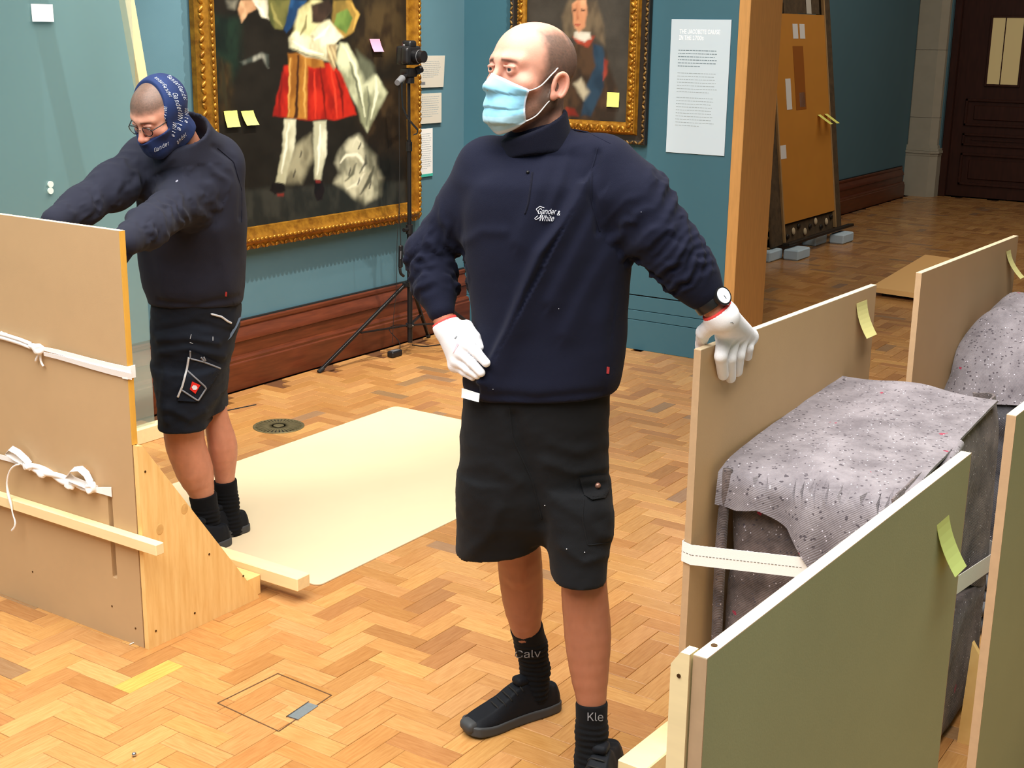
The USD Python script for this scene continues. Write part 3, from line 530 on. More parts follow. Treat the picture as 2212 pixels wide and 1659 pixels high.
for pts, w, c in ([((940, 440), (960, 600), (980, 770)), 3, (96, 16, 12)], [((1040, 470), (1080, 600), (1090, 760)), 3, (92, 16, 12)], [((690, 470), (680, 620), (672, 750)), 3, (104, 20, 14)], [((900, 470), (905, 620), (910, 770)), 2.5, (206, 56, 34)], [((1010, 440), (1040, 620), (1050, 770)), 2.5, (204, 60, 38)], [((745, 380), (740, 560), (735, 760)), 2, (206, 160, 84)], [((845, 380), (838, 560), (840, 765)), 2, (206, 160, 84)], [((1090, 300), (1160, 420), (1200, 560), (1230, 760)), 3, (222, 226, 192)], [((1130, 400), (1170, 520), (1215, 700)), 3, (92, 96, 76)], [((1300, 500), (1310, 600), (1270, 780)), 4, (220, 222, 190)], [((1250, 560), (1260, 680), (1240, 820)), 3, (96, 100, 80)],
        [((1070, 1060), (1110, 1010), (1180, 1005), (1230, 1060), (1225, 1120)), 4, (226, 224, 196)], [((1100, 1180), (1150, 1130), (1180, 1060)), 4, (96, 96, 78)], [((1200, 1270), (1260, 1180), (1290, 1080)), 5, (88, 88, 72)], [((1110, 1230), (1180, 1200), (1230, 1130)), 4, (222, 220, 192)], [((1150, 960), (1180, 900), (1220, 960)), 4, (206, 204, 176)], [((1235, 1010), (1240, 1060), (1200, 1130)), 3, (70, 70, 58)], [((765, 270), (850, 330), (960, 360)), 4, (234, 232, 204)], [((760, 320), (850, 360), (960, 390)), 3, (120, 116, 90)], [((1000, 170), (960, 220), (900, 260)), 4, (236, 232, 202)], [((850, 100), (840, 180), (810, 230)), 4, (120, 114, 74)],
        [((985, 290), (1000, 340), (1040, 440)), 3, (200, 184, 140)], [((1010, 300), (1030, 350), (1050, 400)), 3, (186, 170, 126)], [((735, 800), (715, 960), (690, 1130)), 3, (226, 226, 202)], [((940, 810), (935, 960), (925, 1140)), 3, (230, 230, 208)], [((1145, 20), (1185, 95), (1155, 195)), 4, (186, 150, 74)], [((620, 20), (650, 120), (690, 170)), 4, (136, 130, 74)], [((520, 30), (560, 70), (590, 120)), 3, (226, 222, 200)], [((300, 380), (310, 560), (340, 760)), 5, (44, 40, 26)]): SH1.append((K(*stroke(pts, w * 3)), c, c, 2.5, 33))
for sx, sy in ((1195, 950), (1130, 1115), (1188, 1180), (1265, 1205), (770, 1130), (810, 1000)): SH1.append((K((sx - 8, sy + 25), (sx + 8, sy - 25), (sx + 12, sy - 10), (sx, sy + 25)), (40, 38, 34), (50, 46, 40), 2, 31))
canvas(np.array([4.63, 4.792, .80]), np.array([1., 0, 0]), np.array([0, 0, 1.]), None, 1.50, 2.15, 230, 330, SH1, (26, 23, 18), 3, None, 'canvas', pa, 21)
def rail(p, q, inn, out, prof, ornaments, parent, mm, bm):
    """One mitred frame member from p to q (outer corners); inn = direction to the picture, out = away from the wall; prof = (inwards, outwards)."""
    p, q, inn, out = (np.asarray(v, float) for v in (p, q, inn, out)); d = (q - p); L = np.linalg.norm(d); d /= L; A, Bv = [], []
    for a, h in prof: A.append(p + d * a + inn * a + out * h); Bv.append(q - d * a + inn * a + out * h)
    m = grid_mesh(np.array([A, Bv])); put('frame_rail', m, mm, parent, smooth=20)
    for a, h, step, r, kind in ornaments:
        o = []; n = int((L - 2 * a) / step)
        for i in range(n):
            c = p + d * (a + (i + .5) * step) + inn * a + out * h
            s = sph((0, 0, 0), (step * .46, r, r * .8), 1)
            if kind == 'leaf': s.vertices[:, 1] += s.vertices[:, 0] * .5 * (1 if i % 2 else -1)
            o.append(axes(s, d, inn, out, c))
        put('carved_ornament', cat_(o), bm, parent, smooth=True, kind='stuff')
PR = [(0, 0), (0, .03), (.012, .05), (.03, .062), (.045, .075), (.05, .085), (.062, .085), (.068, .07), (.08, .06), (.1, .052), (.11, .05), (.116, .035), (.122, .028)]
x0, x1, z0, z1, yf = 4.535, 6.225, .70, 3.05, YW - .01
ORN = [(.018, .055, .034, .013, 'leaf'), (.056, .086, .03, .010, 'bead')]
for p, q, inn in (((x0, yf, z0), (x1, yf, z0), (0, 0, 1)), ((x1, yf, z0), (x1, yf, z1), (-1, 0, 0)), ((x1, yf, z1), (x0, yf, z1), (0, 0, -1)), ((x0, yf, z1), (x0, yf, z0), (1, 0, 0))):
    rail(p, q, inn, (0, -1, 0), PR, ORN, pa, GOLD, GOLD)
# portrait on the side wall
K2 = lambda *p: s2(900, 0, 3.3185, p)
pb_ = thing('framed_painting', 'smaller gilt and ebony framed portrait behind the masked man', 'painting', (6.7, 4.05, 1.6))
SH2 = [(K2((1040, 120), (1090, 0), (1290, 0), (1340, 180), (1350, 330), (1260, 250), (1130, 260), (1060, 290)), (104, 90, 70), (72, 62, 50), 6, 1), (K2((1000, 900), (1080, 400), (1150, 300), (1280, 300), (1350, 370), (1400, 520), (1440, 640), (1420, 900)), (74, 54, 38), (48, 38, 30), 6, 2), (K2((1260, 310), (1330, 340), (1350, 440), (1340, 620), (1250, 830), (1180, 830), (1210, 640), (1280, 470)), (40, 62, 80), (30, 48, 64), 4, 3),
       (K2((1345, 420), (1370, 440), (1368, 520), (1340, 580)), (150, 62, 48), (120, 46, 36), 3, 4), (K2((1130, 600), (1180, 560), (1240, 660), (1200, 720)), (176, 166, 140), (120, 108, 90), 6, 5), (K2((1070, 770), (1130, 780), (1160, 830), (1080, 830)), (150, 50, 36), (110, 36, 28), 4, 6), (K2((1120, 260), (1280, 260), (1230, 340), (1150, 310)), (168, 70, 50), (140, 56, 40), 3, 7), (K2((1130, 235), (1160, 222), (1245, 235), (1250, 280), (1200, 300), (1130, 270)), (206, 200, 184), (170, 160, 140), 3, 8),
       (K2((1115, 30), (1150, 0), (1215, 0), (1228, 90), (1210, 190), (1160, 235), (1130, 200), (1118, 110)), (214, 160, 120), (186, 128, 92), 3, 9), (K2((1150, 30), (1160, 100), (1170, 140), (1150, 140)), (160, 100, 70), (150, 92, 64), 3, 10), (K2((1132, 168), (1180, 172), (1160, 188), (1138, 184)), (150, 70, 56), (150, 70, 56), 2, 11), (K2((1122, 64), (1146, 64), (1144, 80), (1124, 80)), (60, 40, 32), (80, 54, 42), 2, 12), (K2((1180, 64), (1212, 66), (1210, 82), (1182, 80)), (60, 40, 32), (80, 54, 42), 2, 12)]
canvas(np.array([6.695, 4.40, 1.28]), np.array([0, -1., 0]), np.array([0, 0, 1.]), None, .76, 1.1, 100, 130, SH2, (58, 54, 48), 3, None, 'canvas', pb_, 41)
PR2 = [(0, 0), (0, .03), (.008, .036), (.016, .034), (.024, .03), (.05, .028), (.056, .036), (.06, .045), (.075, .056), (.1, .056), (.115, .046), (.12, .036)]
ya, yb, za, zb = 4.485, 3.575, 1.175, 2.5; xf = 6.72
for p, q, inn in (((xf, ya, za), (xf, yb, za), (0, 0, 1)), ((xf, yb, za), (xf, yb, zb), (0, 1, 0)), ((xf, yb, zb), (xf, ya, zb), (0, 0, -1)), ((xf, ya, zb), (xf, ya, za), (0, -1, 0))):
    rail(p, q, inn, (-1, 0, 0), PR2[:6], [(.012, .036, .026, .008, 'leaf')], pb_, DARKW, GOLDD); rail(np.array(p) + .001 * np.array(inn), q, inn, (-1, 0, 0), PR2[5:], [(.088, .056, .034, .014, 'leaf'), (.07, .054, .02, .006, 'bead')], pb_, GOLD, GOLD)

# back of a picture leaning in the next room, on foam blocks
lp = thing('leaning_painting', 'back of a tall framed picture leaning on the wall of the next room', 'painting', (11.0, 4.3, 0))
o0 = np.array([10.40, 4.215, .094]); tl = np.array([0, .1365, 1.]); tl /= np.linalg.norm(tl); tn = np.array([0, -tl[2], tl[1]]); ex = np.array([1., 0, 0])
LPM = lambda m: axes(m, ex, tl, tn, o0)
put('backing_board', LPM(bx(.0, 1.15, .17, 1.86, -.006, .004)), mat('hardboard', (198, 134, 50), .6, var=.08, scale=3), lp)
ROUGH = mat('rough_old_wood', (92, 74, 50), .85, var=.5, scale=16, bump=.5, bscale=60)
put('frame_back', LPM(cat_([bx(-.24, -.005, .0, 2.7, -.08, -.01, .01), bx(1.165, 1.34, .0, 2.7, -.08, -.01, .01), bx(-.24, 1.34, -.0, .16, -.08, -.02, .01), bx(-.24, 1.34, 2.1, 2.7, -.08, -.02, .01)])), ROUGH, lp)
for xx in (-.004, 1.155): put('stretcher_bar', LPM(bx(xx - .01, xx + .014, .02, 2.6, -.02, .008, .002)), mat('old_pine', (176, 140, 92), .7, var=.2, scale=8), lp)
orn = []
for k in range(34):
    for sx in (-.24, 1.34): orn.append(sph((sx + rng.uniform(-.02, .02), k * .075 + rng.uniform(-.02, .02), -.05), (rng.uniform(.015, .04), rng.uniform(.02, .04), .03), 1))
put('carved_edge', LPM(cat_(orn)), GOLDD, lp, smooth=True, kind='stuff')
LIGHTW = mat('split_wood', (200, 180, 146), .8)
for k in range(9): put('splinter', LPM(sph((.1 + k * .125, .06 + .03 * (k % 3), -.012), (.03, .022 + .01 * (k % 2), .012), 1)), LIGHTW if k % 2 else DARKW, lp, smooth=True)
put('cross_batten', LPM(bx(-.12, 1.38, .002, .026, .03, .09, .004)), DARKW, lp)
for u, v, w, h, mm in ((.42, 1.66, .11, .12, WHT), (.57, 1.66, .11, .12, WHT), (.40, 1.08, .22, .52, None), (.48, 1.10, .12, .12, WHT), (.2, 1.09, .11, .25, WHT), (.0, .70, .13, .11, WHT), (.80, 1.87, .11, .14, CREAM)):
    put('label' if mm else 'patch', LPM(bx(u, u + w, v, v + h, .0045 if v < 1.8 else -.018, .006 if v < 1.8 else -.016)), mm or mat('hardboard_patch', (150, 86, 20), .6), lp)
put('patch_wood', LPM(cat_([bx(.0, 1.1, 1.87, 2.12, -.03, -.02), bx(.3, .6, 1.84, 1.95, -.02, -.012)])), ROUGH, lp)
FOAM = mat('pale_blue_foam', (186, 208, 222), .9, bump=.4, bscale=90)
for i, (x, y, lab) in enumerate(((10.16, 4.25, 'pale blue foam block under the left foot of the leaning picture'), (10.38, 4.10, 'pale blue foam block in front of the left foot of the leaning picture'), (11.46, 4.12, 'pale blue foam block in front of the right foot of the leaning picture'), (11.2, 4.27, 'pale blue foam block under the right foot of the leaning picture'))):
    put('foam_block', bx(x - .13, x + .13, y - .065, y + .065, .0005, .085, .01), FOAM, label=lab, cat='block', group='foam blocks')

# ---------------- labels and notes on the walls ----------------
def lines(x0, x1, z0, n, step, h, ragged, seed):
    r = np.random.default_rng(seed); out = []
    for k in range(n):
        e = x0 + (x1 - x0) * (r.uniform(.86, 1) if k < n - 1 else ragged); x = x0
        while x < e - .004: w = min(r.uniform(.006, .02), e - x); out.append(bx(x, x + w, 0, .0004, z0 - k * step - h, z0 - k * step)); x += w + .0035
    return cat_(out)
def card(label, P0, ex, n, w, h, mm, thick, tilt=0., cat='label', text=(), foot=None, name='wall_label'):
    t = thing(name, label, cat, P0); ez = np.array([0, 0, 1.]) * math.cos(tilt) + np.asarray(n) * math.sin(tilt); nn = np.asarray(n) * math.cos(tilt) - np.array([0, 0, 1.]) * math.sin(tilt); ex = np.asarray(ex, float)
    A = lambda m: axes(m, ex, nn, ez, np.asarray(P0, float)); put('card', A(bx(0, w, 0, thick, 0, h, .0006)), mm, t)
    for m, k, nm in text: m.vertices[:, 1] += thick; put(nm, A(m), k, t, kind='stuff' if nm == 'print' else None)
    if foot: put('colour_band', A(bx(0, w, thick, thick + .0005, .0, foot)), TURQ, t)
    return t
EX, NW = (1, 0, 0), (0, -1, 0)
card('uppermost cream caption card beside the huge painting, tilted off the wall', (6.275, YW - .006, 1.452), EX, (0, -1, 0), .235, .18, CREAM, .004, .06, text=[(lines(.03, .2, .15, 9, .011, .003, .6, 3), INK, 'print')])
put('card_holder', bx(6.27, 6.33, YW - .012, YW - .001, 1.47, 1.6), GREYP, label='grey holder behind the uppermost caption card', cat='holder')
card('middle cream caption card beside the huge painting', (6.272, YW - .01, 1.247), EX, NW, .212, .172, CREAM, .005, text=[(lines(.02, .19, .155, 10, .0125, .003, .6, 4), INK, 'print')])
card('tall narrow white card with a turquoise foot, lowest beside the huge painting', (6.271, YW - .006, .94), EX, NW, .133, .278, WHT, .004, text=[(lines(.012, .12, .25, 17, .0125, .003, .6, 5), INK, 'print')], foot=.016)
XP = 6.73
pt = meshkit.text_mesh('THE JACOBITE CAUSE', .022, .0006, bold=True); pt2 = meshkit.text_mesh('IN THE 1700s', .022, .0006, bold=True)
def lay(m, x, z, wmax=None):
    m = m.copy()
    if wmax: m.apply_scale([wmax / m.extents[0], 1, 1])
    v = m.vertices.copy(); m.vertices = np.c_[v[:, 0] + x, v[:, 2], v[:, 1] + z]; m.invert(); return m
card('tall pale grey text panel on the teal partition beside the veneered post', (XP - .001, 3.458, 1.143), (0, -1, 0), (-1, 0, 0), .352, .71, PANEL, .006, cat='sign', name='text_panel',
     text=[(lay(pt, .05, .635, .24), INKW, 'heading'), (lay(pt2, .05, .603, .145), INKW, 'heading'), (lines(.05, .29, .55, 6, .0165, .0042, .55, 6), mat('dark_grey_print', (112, 130, 138), .8), 'print'), (lines(.05, .29, .43, 7, .0165, .003, .8, 7), INK, 'print'), (lines(.05, .29, .30, 10, .0165, .003, .6, 8), INK, 'print')])
def note(label, P0, ex, n, w, h, mm, lift=.012, name='sticky_note', group=None, skew=0.):
    """Paper stuck along its upper edge, its lower edge lifting off."""
    ex, n = np.asarray(ex, float), np.asarray(n, float); a, b = np.meshgrid(np.linspace(0, w, 5), np.linspace(0, h, 9), indexing='ij')
    P = np.asarray(P0) + a[..., None] * ex + (-b[..., None]) * np.array([0, 0, 1.]) + (b[..., None] * skew) * ex + n * (.0015 + lift * (b[..., None] / h) ** 2)
    return put(name, slab(P, .0006), mm, label=label, cat='note', group=group)
note('left one of the two yellow notes on the dark left side of the huge painting', on(483, 240, 1, 4.79), EX, NW, .088, .078, YEL, .012, skew=.12)
note('right one of the two yellow notes on the dark left side of the huge painting', on(520, 240, 1, 4.79), EX, NW, .085, .07, YEL, .018, skew=.3)
note('pink note on the dark right side of the huge painting', on(798, 84, 1, 4.79), EX, NW, .085, .068, PNK, .014, skew=.3)
note('yellow note on the lower right of the smaller portrait', on(1312, 199, 0, 6.69), (0, -1, 0), (-1, 0, 0), .078, .08, YEL, .004)
note('pale yellow note near the top of the stand held by the gloved hand', R1L + R1d * .90 - R1n * .001 + [0, 0, 1.068], R1d, -R1n, .075, .1, YELP, .03, skew=.2)
note('thin curling pale yellow note on the stand at the right edge', R2L + R2d * .86 - R2n * .001 + [0, 0, 1.06], R2d, -R2n, .05, .1, YELP, .045, skew=.5)
note('lime green note on the large green stand in the foreground', on(2020, 1114, 1, .568), Gd, -Gn, .062, .115, GRN, .03, skew=.35)
for lab, (u, v) in (('left one of two small yellow notes on the leaning picture back', (.86, 1.02)), ('right one of two small yellow notes on the leaning picture back', (1.02, 1.02))):
    c = o0 + ex * u + tl * v + tn * .006; put('sticky_note', slab(np.array([[c + ex * a + tl * (-b) + tn * (b * 1.2) for b in np.linspace(0, .09, 5)] for a in (0, .07)]), .001), YEL, label=lab, cat='note')

# ---------------- glass screen with pine brace and base ----------------
gl = thing('glass_screen', 'large upright glass screen with a pine base and leaning pine brace behind the bending man', 'screen', (3.0, 4.5, 0))
PN = usdkit.material(stage, '/World/Looks/glass_pane', {'t': ('transparent_bsdf', dict(color=(.93, .96, .94))), 'd': ('diffuse_bsdf', dict(color=tuple(lin(176, 214, 214)))), 'gl': ('glossy_bsdf', dict(color=(1, 1, 1), roughness=.12)), 'a': ('mix_closure', dict(fac=.15)), 'b': ('mix_closure', dict(fac=.09))},
                    [('t.BSDF', 'a.closure1'), ('d.BSDF', 'a.closure2'), ('a.closure', 'b.closure1'), ('gl.BSDF', 'b.closure2')], surface='b.closure')
put('pane', bx(1.6, 3.905, 4.497, 4.503, .067, 2.75), PN, gl)
put('base_timber', bx(1.6, 3.985, 4.47, 4.53, 0, .067, .002), PINEB, gl)
put('brace', beam((4.255, 4.60, .03), (3.845, 4.56, 2.48), .05, .04, (0, 1, 0), .001), PINEB, gl)
put('brace_foot', beam((4.15, 4.60, .02), (4.36, 4.60, .02), .06, .04, (0, 0, 1), .001), PINEB, gl)
note('white paper square stuck high on the glass screen', on(66, 8, 1, 4.49), EX, NW, .1, .066, WHT, .002, name='paper_note')
cl = thing('screen_fitting', 'two small pale round fittings low on the glass screen', 'fitting', on(108, 410, 1, 4.49))
for yy in (398, 412): put('disc', cyl(on(108, yy, 1, 4.495), on(108, yy, 1, 4.495) + [0, -.006, 0], .013, 16), mat('milky_plastic', (206, 222, 212), .4), cl)

# ---------------- light stand with a camera on it ----------------
st = thing('tripod_stand', 'black lighting stand with spread legs in the corner beside the huge painting', 'tripod', (5.82, 4.55, 0))
PX, PY = 5.82, 4.55; A3 = lambda r, an, z: np.array([PX + r * math.cos(an), PY + r * math.sin(an), z])
put('column', cyl((PX, PY, .075), (PX, PY, .72), .0145), BLACKM, st, smooth=30); put('column', cyl((PX, PY, .7), (PX, PY, 1.2), .0115), BLACKM, st, smooth=30); put('column', cyl((PX, PY, 1.15), (PX, PY, 1.52), .009), BLACKM, st, smooth=30)
put('collar', cat_([cyl((PX, PY, .395), (PX, PY, .425), .026), bx(PX - .05, PX + .02, PY - .012, PY + .012, .4, .42)]), BLACK, st); put('collar', cyl((PX, PY, .165), (PX, PY, .185), .024), BLACK, st); put('collar', cyl((PX, PY, .69), (PX, PY, .74), .02), BLACK, st); put('collar', cyl((PX, PY, 1.14), (PX, PY, 1.19), .017), BLACK, st)
put('knob', cyl((PX - .05, PY, .715), (PX - .015, PY, .715), .011), BLACK, st)
dl = fl(692, 805)[:2] - [PX, PY]; r0 = np.linalg.norm(dl); a0 = math.atan2(dl[1], dl[0])
for k, an in enumerate((a0, a0 + 2.25, a0 - 2.75)):
    R_ = r0 if k == 0 else .42
    if k == 1: an = .42; R_ = .45
    if k == 2: an = -.75; R_ = .55
    put('leg', beam(A3(.03, an, .41), A3(R_, an, .012), .017, .017, (0, 0, 1), .002), BLACKM, st); put('rubber_foot', cyl(A3(R_ - .02, an, .022), A3(R_ + .012, an, .004), .012), RUBBER, st)
    put('leg_brace', beam(A3(.02, an, .175), A3(R_ * .56, an, .41 + (.012 - .41) * .58), .016, .007), BLACKM, st)
for an in (0, 1.6): put('rivet', sph(A3(.026, a0 + an, .176), .004, 1), CHROME, st)
cb = thing('camera', 'black camera on top of the lighting stand', 'camera', (PX, PY, 1.52))
cz = 1.60
put('tripod_head', cat_([cyl((PX, PY, 1.5), (PX, PY, 1.53), .03), rbox((PX, PY, 1.555), (.045, .03, .025), .012, .012), cyl((PX + .03, PY - .02, 1.56), (PX + .07, PY - .03, 1.575), .02)]), BLACK, cb, smooth=30)
put('handle', cyl((PX - .03, PY - .01, 1.545), (PX - .15, PY - .05, 1.515), .012), BLACK, cb, smooth=30); put('handle_grip', cyl((PX - .1, PY - .034, 1.528), (PX - .17, PY - .057, 1.508), .019, r2=.015), GREYP, cb, smooth=30)
put('body', rbox((PX + .0, PY, 1.645), (.068, .036, .05), .014, .012), BLACK, cb, smooth=True)
put('prism_hump', rbox((PX, PY - .005, 1.70), (.03, .03, .022), .012, .01), BLACK, cb, smooth=True); put('grip', rbox((PX - .06, PY - .03, 1.645), (.02, .025, .045), .014, .01), BLACK, cb, smooth=True)
put('lens', cat_([cyl((PX + .005, PY - .03, 1.64), (PX + .005, PY - .07, 1.64), .035), cyl((PX + .005, PY - .07, 1.64), (PX + .005, PY - .1, 1.64), .031)]), BLACK, cb, smooth=30)
put('dial', cyl((PX + .045, PY, 1.69), (PX + .045, PY, 1.712), .012), BLACKM, cb, smooth=30); put('button', sph((PX - .045, PY - .005, 1.697), .007, 2), CHROME, cb); put('lens_ring', trimesh.creation.torus(.034, .0016, 24, 6, transform=trimesh.transformations.rotation_matrix(math.pi / 2, [1, 0, 0], [0, 0, 0])).apply_translation((PX + .005, PY - .071, 1.64)), GREYP, cb)
put('screw_knob', cyl((PX + .07, PY - .03, 1.575), (PX + .076, PY - .032, 1.576), .012), CHROME, cb, smooth=30)
put('arm', beam((PX + .03, PY, 1.605), (PX + .165, PY + .02, 1.612), .012, .008), BLACK, cb)
put('strap', ribbon(np.array([on(x, y, 1, PY - .06) for x, y in ((868, 178), (868, 205), (870, 232), (880, 255), (893, 270), (902, 280), (901, 289), (893, 291))]), .022, .002, (1, .4, .3)), BLACK, cb)
put('cable', tube([on(x, y, 1, PY - .05) for x, y in ((862, 180), (862, 260), (863, 360), (862, 440), (865, 500), (866, 540))], .0022, 6, smooth=20), RUBBER, cb); put('cable', tube([on(x, y, 1, PY - .05) for x, y in ((863, 440), (858, 520), (856, 620), (850, 690), (848, 740))], .0016, 6, smooth=20), RUBBER, cb)
put('remote', beam(on(866, 530, 1, PY - .05), on(865, 578, 1, PY - .05), .026, .018, (0, 1, 0), .004), BLACK, cb); put('remote_label', beam(on(866, 542, 1, PY - .062), on(865, 560, 1, PY - .062), .007, .001, (0, 1, 0)), GREYP, cb); put('remote_cable', tube([on(x, y, 1, PY - .05) for x, y in ((864, 578), (865, 588), (872, 596))], .008, 8, smooth=10), RUBBER, cb, smooth=True)
so = thing('wall_socket', 'black wall socket plate above the baseboard', 'socket', (6.575, YW, .42)); put('plate', bx(6.545, 6.615, YW - .01, YW, .385, .475, .002), BLACK, so); put('plug', bx(6.55, 6.575, YW - .04, YW - .01, .395, .425, .004), WHT, so)
ad = fl(853, 770); pa_ = thing('power_adapter', 'small black power adapter on the parquet by the lighting stand', 'adapter', ad); put('case', bx(ad[0] - .045, ad[0] + .045, ad[1] - .022, ad[1] + .022, .001, .035, .006), BLACK, pa_); put('sticker', bx(ad[0] - .03, ad[0] + .03, ad[1] - .015, ad[1] + .015, .0352, .0358), GREYP, pa_)
put('lead', tube([(ad[0] + .04, ad[1], .02), (ad[0] + .08, ad[1] + .03, .06), (ad[0] + .1, ad[1] + .12, .12), (PX, PY, .17)], .0022, 6, smooth=16), RUBBER, pa_)
put('floor_cable', tube([fl(890, 745, .004), fl(915, 748, .004), fl(945, 745, .004), fl(1010, 735, .004)], .003, 6, smooth=20), RUBBER, label='thin black cable lying on the parquet at the foot of the lighting stand', cat='cable')

# ---------------- fittings in the floor ----------------
vc = fl(602, 921); fv = thing('floor_vent', 'round bronze floor vent with radiating slots in the parquet', 'vent', vc)
put('rim', axes(lathe([(.105, -.002), (.118, -.002), (.118, .002), (.114, .004), (.106, .003), (.105, -.002)], 40), EX, (0, 1, 0), (0, 0, 1), (vc[0], vc[1], 0)), BRASS, fv, smooth=30)
put('well', axes(lathe([(0, .0008), (.106, .0008), (.106, .0012), (0, .0012)], 32), EX, (0, 1, 0), (0, 0, 1), (vc[0], vc[1], 0)), DARKGAP, fv)
for k in range(36):
    a = k * 2 * math.pi / 36; d = np.array([math.cos(a), math.sin(a), 0]); put('grille_bar', beam(np.array([vc[0], vc[1], .003]) + d * .022, np.array([vc[0], vc[1], .003]) + d * .106, .010, .0025, (0, 0, 1)), BRASS, fv)
put('hub', axes(lathe([(0, .002), (.026, .002), (.024, .005), (0, .0055)], 24), EX, (0, 1, 0), (0, 0, 1), (vc[0], vc[1], 0)), BRASS, fv)
hp = [fl(470, 1519), fl(600, 1455), fl(716, 1502), fl(602, 1580)]; ht = thing('floor_hatch', 'square access hatch let into the parquet with a small steel lifting plate', 'hatch', (2.44, 2.37, 0))
for a, b in zip(hp, hp[1:] + hp[:1]): put('joint', beam(a + [0, 0, .0003], b + [0, 0, .0003], .004, .0008), mat('joint_line', (92, 62, 34), .8), ht)
c = fl(655, 1537); d = (hp[2] - hp[3]) / np.linalg.norm(hp[2] - hp[3]); n_ = np.array([-d[1], d[0], 0])
put('lifting_plate', axes(bx(-.045, .045, -.017, .017, .0, .0022, .001), d, n_, (0, 0, 1), (c[0], c[1], 0)), STEEL, ht); put('plate_rim', axes(cat_([bx(-.049, .049, .017, .02, 0, .003), bx(-.049, -.045, -.02, .02, 0, .003)]), d, n_, (0, 0, 1), (c[0], c[1], 0)), CHROME, ht)
put('floor_slot', beam(fl(455, 894, .0006), fl(553, 874, .0006), .012, .0014), DARKGAP, label='narrow dark slot in the parquet behind the bending man', cat='slot')
bc = fl(290, 1634); put('bead', sph(bc + [0, 0, .006], .006, 2), CHROME, smooth=True, label='tiny pale bead lying on the parquet at the lower left', cat='bead')
fz = fl(280, 1394); put('thread_scrap', tube([fz + [0, 0, .003], fz + [.02, -.01, .006], fz + [.015, -.04, .003]], .0015, 5, smooth=10), TAPE, label='wisp of white thread at the foot of the tall stand', cat='scrap')

